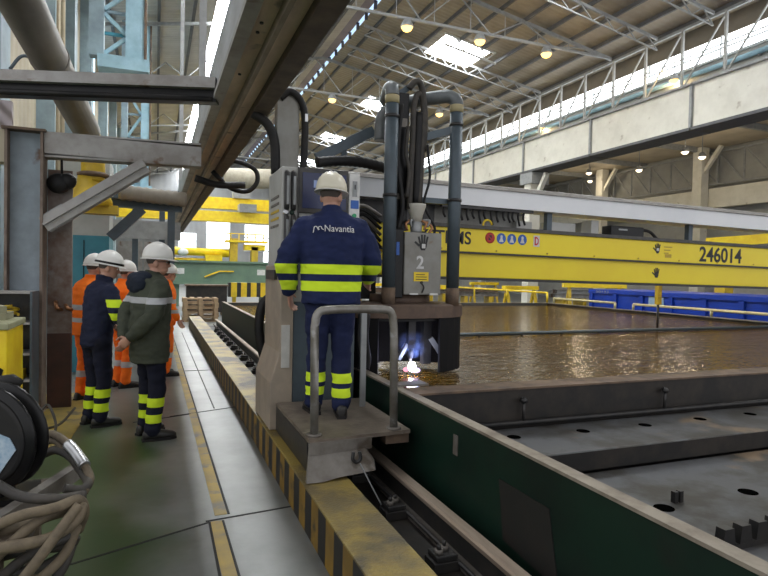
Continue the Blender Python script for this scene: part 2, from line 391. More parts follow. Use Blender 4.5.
for y in [4.7, 14.0, 16.3, 23.2, 25.5, 32.4, 41.6, 50.8]:
    m = MB(); m.bar((8.0, y, roofz(8.0) - .22), (16.9, y, roofz(16.9) - .22), .08, .1)
    m.bar((8.0, y, roofz(8.0) - .62), (16.9, y, roofz(16.9) - .62), .05, .05); web(m, 8.0, 16.9, y, lambda x: roofz(x) - .62, lambda x: roofz(x) - .24, 9, .035)
    struct(m.build('rafter', M_truss))
for y in [14.0, 23.2, 32.4, 41.6, 50.8]:
    struct(MB().bar((-2.3, y, roofz(-2.3) - .3), (1.9, y, roofz(1.9) - .3), .08, .12).build('rafter', M_truss))

# right-hand side: panelled strip with clerestory glass above the crane runway
struct(MB().box(17.6, 17.72, 1.5, 60, 8.29, 9.05).build('wall_right', M_concwall))
struct(MB().box(17.6, 17.72, 1.5, 60, 9.75, 10.42).build('wall_right', mat('soffit_panel', (.21, .18, .14), .8, 0, (.16, .14, .11), 1)))
fr = MB()
for k in range(20): fr.box(17.55, 17.62, 2 + 3.05 * k, 2.06 + 3.05 * k, 9.05, 9.75)
fr.box(17.52, 17.6, 1.5, 60, 9.0, 9.08); fr.bar((17.5, 1.5, 9.3), (17.5, 60, 9.3), .05, .05)
window(MB().box(17.64, 17.68, 1.5, 60, 9.05, 9.75), M_skyS, fr)
# next bay: roof deck, far wall with lattice and beige girder
struct(MB().box(17.72, 30, 1.5, 60, 9.15, 9.25).build('ceiling', mat('side_bay_deck', (.62, .54, .42), .8, 0, (.52, .45, .34), .8)))
for k in range(12):
    y = 5 + 4.9 * k; struct(MB().box(17.72, 30, y - .08, y + .08, 8.86, 9.15).build('rafter', M_truss))
struct(MB().box(30, 30.2, 1.5, 60, 0, 9.2).build('wall_right', M_concwall))
struct(MB().box(29.3, 29.6, 1.5, 60, 5.65, 6.75).build('wall_right', M_beige))
m = MB(); m.box(29.4, 29.5, 1.5, 60, 8.75, 8.87); m.box(29.4, 29.5, 1.5, 60, 6.95, 7.05)
for k in range(36):
    y = 3 + 1.6 * k; m.bar((29.45, y, 7.0), (29.45, y, 8.8), .08, .08); m.bar((29.45, y, 7.0), (29.45, y + 1.6, 8.8), .06, .06)
struct(m.build('wall_truss', M_truss))
for y in (8.5, 16.6, 24.5, 32.4, 40.3, 48.2):
    m = MB().box(28.7, 29.25, y - .3, y + .3, 0, 9.1); m.bar((28.95, y - .2, 7.6), (28.95, y - 1.3, 9.0), .2, .2); struct(m.build('wall_column', M_beige))
M_far = glow('far_glass', (.93, .97, 1.0), 3.0)
# far end wall with daylight panels
struct(MB().box(-5, 30, 60, 60.2, 0, 13).build('wall_back', ribs(mat('back_wall_sheet', (.36, .37, .38), .8, 0, (.29, .30, .31), .5), 'X', .5, .4, .03)))
for x, z, w, h in [(4.6, 3.7, 2.2, 2.6), (8.3, 3.6, 2.6, 2.6), (10.2, .8, 2.4, 3.2), (12.6, 3.6, 2.6, 2.6), (17.4, 3.6, 2.6, 3.0), (21.5, 3.6, 2.4, 3.0), (25.2, 3.6, 2.4, 3.0), (2.0, 3.6, 1.6, 1.5), (14.6, .8, 1.6, 3.0)]:
    fr = MB(); fr.box(x - .08, x + w + .08, 59.86, 59.94, z - .1, z); fr.box(x - .08, x + w + .08, 59.86, 59.94, z + h / 2 - .04, z + h / 2 + .04); fr.box(x - .08, x, 59.86, 59.94, z, z + h); fr.box(x + w, x + w + .08, 59.86, 59.94, z, z + h)
    window(MB().box(x, x + w, 59.9, 59.98, z, z + h), M_far, fr)
# left side wall with pilasters and a tall glazed slit
struct(MB().box(-2.5, -2.4, 8.2, 60, 0, 11).build('wall_left', M_wallL))
struct(MB().box(-6, -2.5, 8.2, 8.35, 0, 11).build('wall_left', M_wallL))
for k, y in enumerate((9.6, 14.2, 17.3, 21.5, 28, 34, 40)):
    struct(MB().box(-2.4, -2.05, y, y + .55, 0, 10.3).build('wall_pilaster', M_blueg))
window(MB().box(-2.4, -2.36, 18.0, 19.4, 4.5, 10.2), glow('left_glass', (.55, .85, 1.0), 3.0), MB().box(-2.36, -2.3, 18.65, 18.72, 4.5, 10.2).box(-2.36, -2.3, 18.0, 19.4, 7.2, 7.3))
window(MB().box(-2.4, -2.36, 23.0, 26.0, 3.2, 10.0), glow('left_glass_far', (.6, .85, 1.0), 2.0), MB().box(-2.36, -2.3, 24.4, 24.5, 3.2, 10.0))
M_stripe = ribs(mat('lilac_sheet', (.34, .30, .31), .7, 0, (.27, .24, .25), 2), 'DIAGONAL', .12, .9, .05)
struct(MB().box(-2.39, -1.78, 8.9, 9.0, 2.9, 3.7).build('trim_20', M_stripe))

# ---- crane runway on the right: four girder lengths, lattice walkway over it, column below
M_postg = mat('walkway_grey', (.44, .44, .42), .55)
jy = [4.9, 9.85, 14.75, 19.7, 24.5, 29.4, 34.3, 39.2, 44.1]
lab = ['beige crane runway girder length nearest at right edge of the hall', 'nearest beige runway girder length, right of all the vertical joints', 'beige runway girder length between the two clearest vertical joints, above the white boom', 'beige crane runway girder length over the supporting column', 'farther beige runway girder length behind the right riser pipe', 'distant beige runway girder length left of the riser pipe', 'very distant beige runway girder length near the ribbed hose', 'farthest beige runway girder length toward the end wall']
for i in range(1, 8):
    r = thing('runway_girder', lab[i], 'girder', (RX + .2, (jy[i] + jy[i + 1]) / 2, 6.65), 0, 'beige crane runway girders')
    a, c = jy[i] + .02, jy[i + 1] - .02
    MB().box(17.0, 17.05, a, c, 6.75, 8.2).build('web_plate', M_beige, r)
    MB().box(16.88, 17.6, a, c, 8.2, 8.27).build('flange', M_truss, r); MB().box(16.88, 17.9, a, c, 6.65, 6.75).build('flange', M_purlin, r)
    MB().box(16.93, 17.0, a, a + .1, 6.75, 8.2).build('stiffener', M_truss, r)
    lt = thing('lattice_railing', ['pale lattice walkway over the nearest runway girder length', 'nearest pale lattice walkway, over the girder length cut by the right picture edge', 'pale lattice walkway over the girder length between the two clearest vertical joints', 'pale lattice walkway over the girder above the column', 'pale lattice walkway behind the right riser pipe', 'distant pale lattice walkway left of riser pipe', 'very distant pale lattice walkway near the ribbed hose', 'farthest pale lattice walkway toward the end wall'][i], 'lattice walkway', (RX, (a + c) / 2, 8.27), 0, 'lattice walkways over the runway')
    MB().box(16.95, 17.03, a, c, 10.2, 10.3).build('top_chord', M_truss, lt)
    MB().box(16.97, 17.01, a, c, 9.2, 9.24).build('hand_rail', M_white, lt)
    n = 3; st = (c - a) / n
    for k in range(n):
        y = a + st * (k + .3); MB().bar((16.99, y, 8.27), (16.99, y, 10.25), .085, .085).build('post', M_postg, lt)
        MB().bar((16.99, y, 10.2), (16.99, y + st * .95, 8.3), .05, .05).build('brace', M_postg, lt)
for y, l in ((24.2, 'beige hall column under the runway girder right of the riser pipe'), (44.0, 'distant beige hall column under the far end of the runway')):
    c = thing('hall_column', l, 'column', (17.3, y, 0), 0)
    MB().box(17.0, 17.6, y - .25, y + .25, 0, 6.1).build('shaft', M_beige, c); MB().box(16.9, 17.9, y - .5, y + .5, 6.1, 6.64).build('capital', M_truss, c)
    MB().bar((17.3, y - .2, 5.2), (17.3, y - 1.1, 6.5), .2, .2).build('bracket', M_beige, c)
# ---- hanging lamps
def hall_lamp(x, y, z, drop, label, white=False, R=.19, grp='glowing high-bay lamps'):
    r = thing('high_bay_lamp', label, 'lamp', (x, y, z), 0, grp)
    MB().lathe([(.03, R * 1.5), (R * .7, R * 1.3), (R * 1.15, .06), (R * 1.2, 0)], (x, y, z), 14).build('lamp_shade', M_truss, r)
    MB().ell((x, y, z), (R, R, R * .8), 14, 8).build('bulb', M_lampw if white else M_lampg, r)
    MB().tube([(x, y, z + R * 1.4), (x, y, z + drop)], .02, 6).build('cord', M_truss, r)
    ld = bpy.data.lights.new('lamp_light', 'POINT'); ld.energy = 80 if white else 45; ld.color = (1.0, .72, .36) if not white else (1, .84, .6); ld.shadow_soft_size = R; lo = bpy.data.objects.new('lamp_light', ld); COL.objects.link(lo); lo.location = (x, y, z - R * 1.3)
hall_lamp(7.96, 18.6, 10.05, .28, 'yellow high-bay lamp nearest the ridge, first of the front row of three')
hall_lamp(10.85, 18.6, 10.05, .28, 'yellow high-bay lamp above the largest skylight, middle of the front row of three')
hall_lamp(13.76, 18.6, 10.05, .28, 'yellow high-bay lamp right of the largest skylight, last of the front row')
hall_lamp(13.87, 27.8, 10.05, .28, 'yellow high-bay lamp seen between the two riser pipes')
hall_lamp(7.98, 27.8, 10.05, .28, 'yellow high-bay lamp left of the middle skylight')
hall_lamp(8.1, 37.0, 10.05, .28, 'yellow high-bay lamp glowing beside the grey mast top above the console')
hall_lamp(17.35, 15.9, 8.75, .9, 'yellow lamp behind the lattice walkway on the right', R=.15); hall_lamp(17.35, 23.6, 8.75, .9, 'small yellow lamp behind the lattice left of the girder column', R=.13)
for p, l in [((685, 152), 'white lamp under the side bay roof, left of the close pair at right'), ((702, 157), 'white lamp under the side bay roof, right of the close pair at right'), ((589, 173), 'upper lamp in side bay beyond the girder column'), ((639, 170), 'dim lamp in the side bay midway along the beige wall'), ((590, 181), 'lower lamp in side bay beyond the girder column')]:
    q = ax(*p, 27.5 if p == (590, 181) else 24.5); hall_lamp(q.x, q.y, q.z, 9.1 - q.z, l, True, .16, 'white lamps in the side bay')

pp = thing('runway_pipe', 'blue-grey pipe running along the wall below the clerestory glass', 'pipe', (17.5, 30, 8.7))
MB().tube([(17.48, 1.5, 8.75), (17.48, 60, 8.75)], .09, 8).build('pipe', M_paleb, pp)
for k in range(12): MB().box(17.46, 17.6, 3 + 4.9 * k, 3.06 + 4.9 * k, 8.62, 8.70).build('bracket', M_truss, pp)
# ---- left: lattice crane frame hanging over the walkway
def lattice(y, x0, x1, zb, zt, label, wch):
    r = thing('lattice_crane', label, 'lattice crane', ((x0 + x1) / 2, y, zb))
    MB().box(x0, x0 + wch, y - .15, y + .15, zb, zt).build('chord', M_blueg, r); MB().box(x1 - wch * 1.3, x1, y - .15, y + .15, zb, zt).build('chord', M_paleb, r)
    MB().box(x1, x1 + .06, y - .2, y + .2, zb, zt).build('edge_strip', M_rust, r)
    MB().box(x0 + wch * .6, x1 + .12, y - .3, y + .3, zb - .3, zb).build('bottom_plate', M_paleb, r)
    n = 7; st = (zt - zb) / n
    for k in range(n):
        z = zb + st * k; a, c = x0 + wch, x1 - wch * 1.3
        MB().bar((a, y, z + (st if k % 2 else .1)), (c, y, z + (.1 if k % 2 else st)), .09, .09).build('lattice_bar', M_paleb, r)
        MB().bar((a, y + .1, z + .1), (c, y + .1, z + .1), .07, .07).build('lattice_bar', M_teal if k % 3 == 1 else M_blueg, r)
lattice(16, -1.58, -.34, 6.72, 10.5, 'pale blue lattice crane frame hanging from the roof above the walkway', .33)
lattice(23.5, -1.25, -.30, 4.6, 10.55, 'farther lattice crane frame seen below the black-edged cross beam', .22)
for x, y in ((-1.98, 14.5), (-1.6, 11.4), (-1.42, 10.6)):
    tag(recenter(MB().tube([(x, y, 0), (x, y, 10.3)], .03, 8).build('conduit_pipe', mat('conduit_cream', (.48, .40, .27), .5))), {-1.98: 'thin cream vertical pipe leftmost beside the cream wall', -1.6: 'thin cream vertical pipe beside the big grey duct', -1.42: 'thin cream vertical pipe left of the lattice frame'}[x], 'pipe')
# ================================================================== LEFT SIDE
# H-section portal column with cross beam and brace
pc = thing('portal_column', 'blue-grey steel H column with rusty edges at far left', 'column', (-1.265, 7, 0))
MB().box(-1.41, -1.12, 6.99, 7.01, 0, 2.93).build('web_plate', M_bluecol, pc)
MB().box(-1.435, -1.41, 6.86, 7.14, 0, 2.93).build('flange', M_rustcol, pc); MB().box(-1.12, -1.095, 6.86, 7.14, 0, 2.93).build('flange', M_rustcol, pc)
MB().box(-1.46, -1.07, 6.84, 7.16, 2.93, 2.955).build('cap_plate', M_rust, pc); MB().box(-1.42, -1.11, 6.88, 6.99, 1.27, 1.29).build('stiffener', M_greybeam, pc)
MB().box(-1.9, -1.44, 6.9, 7.1, 2.6, 2.93).build('side_beam', M_wallL, pc)
bm_ = thing('portal_beam', 'grey weathered H beam from the column to under the overhead beam', 'beam', (-.3, 7, 2.68))
MB().hbeam((-1.09, 7, 2.815), (.46, 7, 2.845), .2, .26).build('beam', M_greybeam, bm_)
MB().box(-1.09, .46, 6.89, 6.897, 2.72, 2.93).build('face_plate', M_greybeam, bm_)
br = thing('diagonal_brace', 'weathered diagonal brace rising from the H column to the cross beam', 'brace', (-.6, 7, 2.0))
MB().hbeam((-1.09, 6.98, 1.98), (-.12, 6.98, 2.68), .16, .2, up=(0, 1, 0)).bar((-1.09, 6.93, 1.98), (-.12, 6.93, 2.68), .02, .19, (0, 1, 0)).build('beam', M_greybeam, br)
MB().bar((-1.085, 6.912, 1.985), (-.88, 6.912, 2.133), .185, .01, (0, 1, 0)).build('gusset_plate', mat('pale_primer', (.36, .37, .37), .5), br)
rp = thing('rust_stained_panel', 'tall rust-stained steel plate right of the H column with dark red foot', 'steel plate', (-.98, 7.25, 0))
MB().box(-1.1, -.865, 7.2, 7.26, .82, 2.6).build('upper_plate', mat('rust_stained', (.25, .22, .20), .65, .1, (.15, .09, .065), 3.2, mix=(.42, .6), wear=((.30, .30, .30), 2.5, .6)), rp)
MB().box(-1.1, -.865, 7.195, 7.26, 0, .82).build('foot_plate', mat('dark_red_primer', (.085, .032, .022), .6, 0, (.05, .025, .02), 5), rp)
for k in range(2): MB().tube([(-1.02 + k * .1, 7.19, 1.17 - .04 * k), (-1.0 + k * .1, 7.14, 1.1), (-.96 + k * .1, 7.19, 1.08)], .022, 6).build('hook', M_copper, rp)
# cream booth behind, blue locker foot
bo = thing('booth', 'white booth with teal lower door behind the three helmeted people', 'booth', (-.93, 9.8, 0))
MB().box(-1.3, -.66, 9.6, 10.4, 2.02, 3.15).build('upper_panel', M_offw, bo); MB().box(-1.3, -.66, 9.58, 10.4, 0, 2.02).build('lower_panel', M_teal, bo)
MB().box(-1.0, -.99, 9.565, 9.58, .1, 1.95).build('door_seam', M_black, bo); MB().box(-.80, -.77, 9.55, 9.58, 1.0, 1.15).build('handle', M_galv, bo)
# far cross beam and second brace
fb = thing('cross_beam', 'dark blue-grey cross beam with diagonal brace behind the people', 'beam', (-.2, 9.2, 2.4))
MB().hbeam((-.75, 9.2, 2.50), (.35, 9.2, 2.46), .14, .13).build('beam', M_slate, fb); MB().bar((-.62, 9.2, 1.98), (-.2, 9.2, 2.42), .12, .14).build('brace', M_slate, fb)
MB().bar((.2, 9.2, 1.6), (.2, 9.2, 2.4), .1, .1).build('post', M_slate, fb)
# grey duct, yellow elbow, ribbed sleeve
du = thing('ventilation_duct', 'large grey round duct running overhead at upper left', 'duct', (-.85, 6, 3.1))
MB().tube([(-1.06, 2.6, 3.72), (-.985, 5, 3.57), (-.87, 8.55, 3.34)], .165, 24).build('pipe', mat('duct_brown', (.16, .145, .125), .5, .3, (.11, .10, .085), 4, stretch=(1, .5, 1)), du)
for y, z, x in ((4.2, 3.62, -1.01), (6.2, 3.492, -.946)): MB().tube([(x, y - .02, z + .001), (x, y + .02, z - .001)], .172, 24).build('joint_ring', M_dirty, du)
ye = thing('elbow_pipe', 'yellow elbow pipe dropping from the duct end', 'pipe', (-.82, 8.8, 2.2))
MB().tube(smooth_path([(-.87, 8.56, 3.34), (-.84, 8.85, 3.2), (-.82, 8.9, 2.95), (-.82, 8.9, 2.72)]), .15, 18).build('pipe', M_yel2, ye)
MB().lathe([(.16, 0), (.2, .02), (.2, .05), (.16, .07)], (-.82, 8.9, 2.78), 18).build('flange', M_rust, ye)
MB().lathe([(.15, .42), (.16, .3), (.28, .1), (.3, 0)], (-.86, 8.9, 2.38), 18).build('hood', M_yel2, ye)
MB().box(-1.3, -.5, 8.75, 9.0, 2.28, 2.4).build('tray', M_yel2, ye)
hs = tag(recenter(MB().tube([(-.5 + .05 * k, 9.0, 2.62 - .003 * k) for k in range(19)], [.10 + .012 * (k % 2) for k in range(19)], 14).build('ribbed_sleeve', mat('sleeve_grey', (.30, .27, .22), .7))), 'grey ribbed flexible sleeve beyond the diagonal brace', 'flexible hose')
tag(recenter(MB().ell((-.98, 7.08, 2.44), (.12, .08, .11), 12, 8).ell((-.90, 7.08, 2.47), (.09, .07, .09), 12, 8).tube([(-.95, 7.08, 2.5), (-.95, 7.05, 2.69)], .012, 6).build('black_bag', M_rubber)), 'black bag-like bundle hanging behind the diagonal brace', 'bag')
bl = thing('wire_hook', 'bent grey wire bracket above the duct at upper left', 'bracket', (-1.5, 8.0, 3.9))
MB().tube(smooth_path([(-1.62, 8, 3.85), (-1.5, 8, 4.02), (-1.35, 8, 4.0)]), .02, 6).tube([(-1.62, 8, 3.85), (-1.45, 8.2, 3.75)], .02, 6).build('wire', M_slate, bl)
# swing beam with black underside
cb = thing('swing_beam', 'grey cross beam with black underside crossing at upper left into the overhead beam', 'beam', (-.4, 5.5, 2.97))
MB().bar((-2.0, 6.02, 3.13), (.47, 5.18, 3.13), .16, .085).bar((-2.0, 6.0, 3.08), (.47, 5.16, 3.08), .2, .02).build('upper_flange', M_greybeam, cb)
MB().bar((-2.0, 6.02, 3.02), (.47, 5.18, 3.02), .11, .1).build('web', M_black, cb)
MB().tube([(-2.0, 5.95, 3.0), (.42, 5.12, 2.985)], .022, 8).build('cable', M_rubber, cb)
# overhead box beam running along the hall
ob = thing('overhead_beam', 'long brown-grey overhead box beam running along the walkway at upper left', 'beam', (.68, 12, 3.0))
MB().box(.46, .50, 1.2, 24, 3.02, 3.45).build('side_plate', mat('beam_side_grey', (.46, .48, .50), .5, .2, (.33, .34, .35), 4, stretch=(1, .3, 1)), ob)
MB().box(.435, .52, 1.2, 24, 2.995, 3.04).build('lip', M_greybeam, ob)
MB().box(.50, .92, 1.2, 24, 3.06, 3.45).build('box', M_brown, ob)
MB().box(.645, .675, 1.2, 24, 2.985, 3.06).build('rib', mat('beam_rib', (.33, .28, .22), .6, .1, (.24, .20, .15), 4), ob)
MB().box(.80, .94, 1.2, 24, 2.985, 3.06).build('flange', mat('beam_flange_dark', (.085, .065, .05), .7, 0, (.14, .105, .075), 6), ob)
for y in (2.9, 3.05, 3.6, 3.75, 4.6): MB().lathe([(.012, 0), (.012, .012)], (.47 if y < 3.3 else .58, y, 2.985 if y < 3.3 else 3.05), 8).build('bolt', M_dark, ob)
for y in (9.0, 17.0): MB().box(.55, .65, y - .05, y + .05, 3.45, roofz(.6) - .05).build('hanger', M_truss, ob)
hk = thing('hanging_hose', 'black hose looped from the overhead beam near the console', 'hose', (1.15, 9.2, 2.3))
MB().tube(smooth_path([(.75, 8.9, 3.0), (1.0, 8.9, 2.78), (1.25, 8.9, 2.74), (1.4, 8.9, 2.88), (1.38, 8.9, 3.06), (1.2, 8.9, 3.15), (.9, 8.9, 3.2)]), .035, 8).build('hose', M_rubber, hk)
MB().tube(smooth_path([(.5, 8.7, 2.85), (.8, 8.7, 2.78), (1.2, 8.7, 2.8)]), .05, 8).build('hose', M_rubber, hk)
# shelf unit in front of the column
sh = thing('shelf_unit', 'dark open shelf unit at the foot of the H column', 'shelf', (-1.32, 6.7, 0))
MB().box(-1.62, -1.6, 6.5, 6.85, 0, 1.3).build('side_panel', M_slate, sh); MB().box(-1.14, -1.12, 6.5, 6.85, 0, 1.3).build('side_panel', M_slate, sh); MB().box(-1.6, -1.14, 6.83, 6.85, 0, 1.3).build('back_panel', M_dark, sh)
for z in (.1, .42, .68, .98, 1.28): MB().box(-1.6, -1.14, 6.5, 6.83, z, z + .02).build('shelf', M_greybeam, sh)
for (x, y, z, w, d, h, m, l) in [(-1.42, 6.62, 1.002, .1, .12, .05, M_paper, 'small pale parts box on the upper shelf'), (-1.27, 6.6, .702, .12, .14, .10, M_slate, 'grey tool box on the middle shelf'), (-1.24, 6.62, .442, .13, .16, .09, M_yel2, 'yellowish tin on the lower shelf')]:
    tag(recenter(MB().box(x - w, x + w * .3, y - .08, y + .08, z, z + h).build('storage_box', m, bevel=.008)), l, 'box')
tag(recenter(MB().tube([(-1.33 + .07 * math.cos(a * .5), 6.62 + .08 * math.sin(a * .5), 1.07 + .004 * a) for a in range(-6, 24)][6:], .014, 6).build('cable_coil', M_yel2)), 'small yellowish cable coil on the upper shelf', 'cable')
# yellow bin with lid
yb = thing('yellow_bin', 'yellow steel bin with pale rim at the left edge', 'bin', (-1.35, 5.0, 0))
MB().box(-1.75, -.965, 4.72, 5.25, .08, 1.10).build('body', M_yel, yb, bevel=.012); MB().box(-1.77, -.95, 4.7, 5.27, 1.10, 1.15).build('lid', mat('bin_lid', (.34, .34, .20), .5), yb, bevel=.01)
MB().prism([(-1.05, .78), (-1.01, .84), (-.985, .82), (-1.01, .74), (-.985, .70), (-1.03, .66), (-1.01, .72)], 1, 4.712, 4.72).build('marking', M_black, yb)
for x in (-1.7, -1.06): MB().box(x, x + .08, 4.76, 5.2, 0, .08).build('foot', M_black, yb)
tag(recenter(MB().box(-1.3, -1.02, 4.95, 5.2, 1.152, 1.2).prism([(-1.3, 4.95), (-1.02, 4.98), (-1.1, 5.2), (-1.3, 5.2)], 2, 1.2, 1.25).build('folded_cloth', mat('cloth_olive', (.28, .27, .17), .9))), 'olive rag folded on the yellow bin', 'cloth')
gb = tag(recenter(MB().box(-1.2, -.76, 3.55, 3.9, .76, .83).box(-1.2, -.80, 3.6, 3.85, .83, .87).build('grey_case', M_slate, bevel=.01)), 'dark grey flat case behind the cable reel', 'case')
cstand = tag(recenter(MB().box(-1.2, -.82, 3.6, 3.85, 0, .76).build('black_cabinet', M_black, bevel=.01)), 'low black cabinet between yellow bin and cable reel', 'cabinet')
tag(recenter(MB().tube([(-.86, 3.78, .90), (-.74, 3.76, .91), (-.70, 3.75, .89)], [.03, .035, .025], 10).build('black_handset', M_rubber)), 'black handle sticking out over the reel', 'tool')
# deck of planks on trestle
dk = thing('plank_deck', 'dirty plank bench carrying the cable reel', 'bench', (-.85, 2.9, 0))
MB().box(-1.4, -.47, 2.62, 3.35, .42, .47).build('top', M_plank, dk)
MB().bar((-.66, 2.55, .50), (-.36, 3.3, .515), .05, .07).build('edge_bar', M_dirty, dk)
for x, y in ((-1.3, 2.7), (-.6, 2.72), (-1.3, 3.25), (-.55, 3.25)): MB().box(x - .03, x + .03, y - .03, y + .03, 0, .42).build('leg', M_plank, dk)
# cable reel
axr = Vector((.50, .86, .03)).normalized(); c0 = at(-13, 439, 3.0)
rl = thing('cable_reel', 'black cable reel with blue-white label at the left edge', 'cable reel', (c0.x, c0.y, .47))
MB().lathe([(.02, -.012), (.235, -.012), (.243, 0), (.235, .012), (.02, .012)], c0, 36, axr).build('flange', M_black, rl)
MB().lathe([(.02, -.012), (.235, -.012), (.243, 0), (.235, .012), (.02, .012)], c0 + axr * .075, 36, axr).build('flange', M_black, rl)
MB().lathe([(.10 + (.008 if k % 2 else 0), 0.012 + .0051 * k) for k in range(11)], c0, 24, axr).build('drum', M_rubber, rl)
MB().lathe([(.18, -.022), (.192, -.018), (.2, -.013)], c0, 36, axr).build('rim_ring', M_rubber, rl)
a1 = axr.cross(Vector((0, 0, 1))).normalized(); b1 = a1.cross(axr)
lb = MB(); q = [c0 - axr * .0235 + a1 * i + b1 * j for i, j in ((.0, .06), (.135, .02), (.165, -.03), (.06, -.17))]; q2 = [p - axr * .004 for p in q]
lb.add(q + q2, [(0, 1, 2, 3), (7, 6, 5, 4), (0, 1, 5, 4), (1, 2, 6, 5), (2, 3, 7, 6), (3, 0, 4, 7)]).build('sticker', mat('reel_label', (.42, .52, .60), .6, 0, (.24, .36, .48), 25), rl)
MB().bar(c0 + axr * .04 + Vector((.02, .0, -.275)), c0 + axr * .04, .05, .04, axr).bar(c0 + axr * .12 + Vector((.0, 0, -.275)), c0 + axr * .11, .05, .03, axr).box(c0.x - .05, c0.x + .17, 3.0, 3.25, .472, .50).build('stand', M_black, rl)
# heap of thick hoses
def hz(pts, r, label, m=None, k=6, grp='dusty hoses heaped in the left corner'):
    p = smooth_path([at(x, y, Y) for x, y, Y in pts], k)
    return tag(recenter(MB().tube(p, r, 10).build('hose', m or M_hose)), label, 'hose', grp)
hz([(-14, 478, 2.8), (20, 496, 2.74), (55, 499, 2.68), (86, 495, 2.7)], .021, 'dark hose lying level across the top of the heap', M_hosed)
hz([(-14, 530, 2.62), (20, 516, 2.6), (55, 508, 2.6), (78, 500, 2.66), (84, 512, 2.7), (78, 530, 2.75)], .022, 'pale hose arching over the top front of the heap')
hz([(-14, 550, 2.55), (20, 545, 2.54), (52, 537, 2.55), (76, 520, 2.6), (82, 505, 2.66)], .023, 'pale hose crossing the middle of the heap')
hz([(-14, 567, 2.62), (15, 540, 2.58), (40, 520, 2.62), (66, 508, 2.66)], .021, 'dusty hose rising left to right behind the crossing one', M_hose)
hz([(14, 590, 2.5), (38, 560, 2.5), (60, 530, 2.54), (78, 506, 2.62)], .02, 'steep pale hose slanting down to the bottom edge')
hz([(-14, 540, 2.72), (20, 527, 2.7), (50, 516, 2.7), (80, 508, 2.72)], .021, 'dusty hose tucked under the top one')
hz([(-10, 588, 2.5), (22, 560, 2.62), (48, 545, 2.66), (74, 536, 2.7)], .021, 'dark dusty hose low in the heap', M_hosed)
hz([(24, 590, 2.58), (48, 572, 2.6), (66, 552, 2.66), (78, 524, 2.72)], .02, 'hose curving down at the right end of the heap')
hz([(-10, 560, 2.8), (20, 552, 2.76), (48, 548, 2.76), (70, 545, 2.76), (76, 536, 2.76)], .021, 'dark hose inside the heap', M_hosed)
hz([(40, 590, 2.7), (56, 578, 2.7), (66, 562, 2.72), (72, 545, 2.76)], .02, 'dark hose hanging at the lower right of the heap', M_hosed)
hz([(-10, 576, 2.75), (20, 572, 2.75), (44, 566, 2.75), (62, 556, 2.75)], .022, 'dusty hose at the bottom of the heap', M_hosed)
hz([(40, 456, 3.3), (56, 450, 3.25), (72, 458, 3.15), (84, 475, 3.05), (88, 484, 2.95), (80, 490, 2.9), (64, 488, 2.88)], .021, 'dark hose looping up right of the reel', M_hosed)
hz([(38, 437, 3.35), (52, 434, 3.3), (66, 442, 3.2), (80, 458, 3.1), (90, 478, 3.0), (84, 492, 2.9)], .019, 'brown hose with a silver sleeve looping right of the reel')
hz([(36, 446, 3.33), (54, 441, 3.28), (66, 452, 3.2), (80, 472, 3.1)], .015, 'thin brown hose inside the loops right of the reel')
q = smooth_path([at(*p) for p in ((68, 444, 3.19), (76, 453, 3.13), (85, 466, 3.05))], 6)
tag(recenter(MB().tube(q, .027, 12).build('hose_sleeve', M_silver)), 'silver sleeve on the loop of brown hose', 'sleeve')
hz([(38, 415, 6.2), (48, 405, 6.3), (56, 425, 6.0), (50, 438, 5.8), (40, 436, 5.8), (42, 430, 5.9), (60, 424, 6.2), (75, 408, 6.5)], .012, 'thin dark cable lying curled on the floor by the column', M_hosed, grp='loose cables')

# ================================================================== KERB, RAIL, TANK
M_kerbtop = mat('tread_plate', (.30, .22, .055), .5, .15, (.15, .115, .055), 3, mix=(.42, .6), wear=((.085, .07, .045), 2.4, .55), bump=.5, bscale=70)
M_kerb = bands(mat('kerb_side', (.25, .145, .014), .55, 0, (.15, .09, .015), 4, wear=((.05, .035, .015), 5, .60)), 1, [(0, .15)], (.012, .011, .010), .30)
kb = thing('kerb', 'raised kerb with yellow and black hazard stripes along the walkway', 'kerb', (.98, 8, 0))
MB().box(.84, 1.11, 1.2, 16.6, 0, .262).build('side', M_kerb, kb, bevel=.006); MB().box(.836, 1.125, 1.2, 16.6, .262, .275).build('tread_plate', M_kerbtop, kb, bevel=.004)
for y in (4.7, 8.1, 11.4): MB().box(.835, 1.126, y - .006, y + .006, .2755, .277).build('seam', M_dark, kb)
tb = MB().box(1.13, 1.665, 1.2, 16.2, 0, .045).build('rail_bed', M_darkwall); struct(tb)
rt = thing('crane_rail', 'worn steel rail on which the cutting machine rolls', 'rail', (1.53, 8, .045))
MB().box(1.46, 1.60, 1.2, 16.2, .045, .062).build('rail_foot', M_dirty, rt); MB().box(1.522, 1.538, 1.2, 16.2, .062, .19).build('rail_web', M_dark, rt); MB().prism([(1.495, .19), (1.565, .19), (1.57, .215), (1.56, .226), (1.50, .226), (1.49, .215)], 1, 1.2, 16.2).build('rail_head', M_rail, rt)
MB().tube([(1.452, 1.2, .085), (1.452, 16.2, .085)], .012, 8).build('edge_pipe', M_dark, rt)
def clamp(y):
    c = thing('rail_clamp', '', 'rail clamp', (1.37, y, .045), 0, 'bolted rail clamps')
    MB().box(1.31, 1.455, y - .06, y + .06, .045, .10).build('base_plate', M_dark, c, bevel=.005)
    MB().box(1.325, 1.445, y - .055, y + .055, .10, .13).build('clip', M_dark, c, bevel=.006)
    for dx in (1.355, 1.40):
        b_ = MB().lathe([(.024, 0), (.024, .022)], (dx, y + (.018 if dx > 1.38 else -.014), .13), 6).build('nut', M_dirty, c); MB().lathe([(.011, .02), (.011, .046)], (dx, y + (.018 if dx > 1.38 else -.014), .13), 8).build('bolt', M_dark, b_)
    return c
first = clamp(2.62); first['label'] = 'bolted rail clamp nearest the bottom edge of the picture'
dup(first, (1.37, 3.28, .045), None, 'second bolted rail clamp, just in front of the platform')
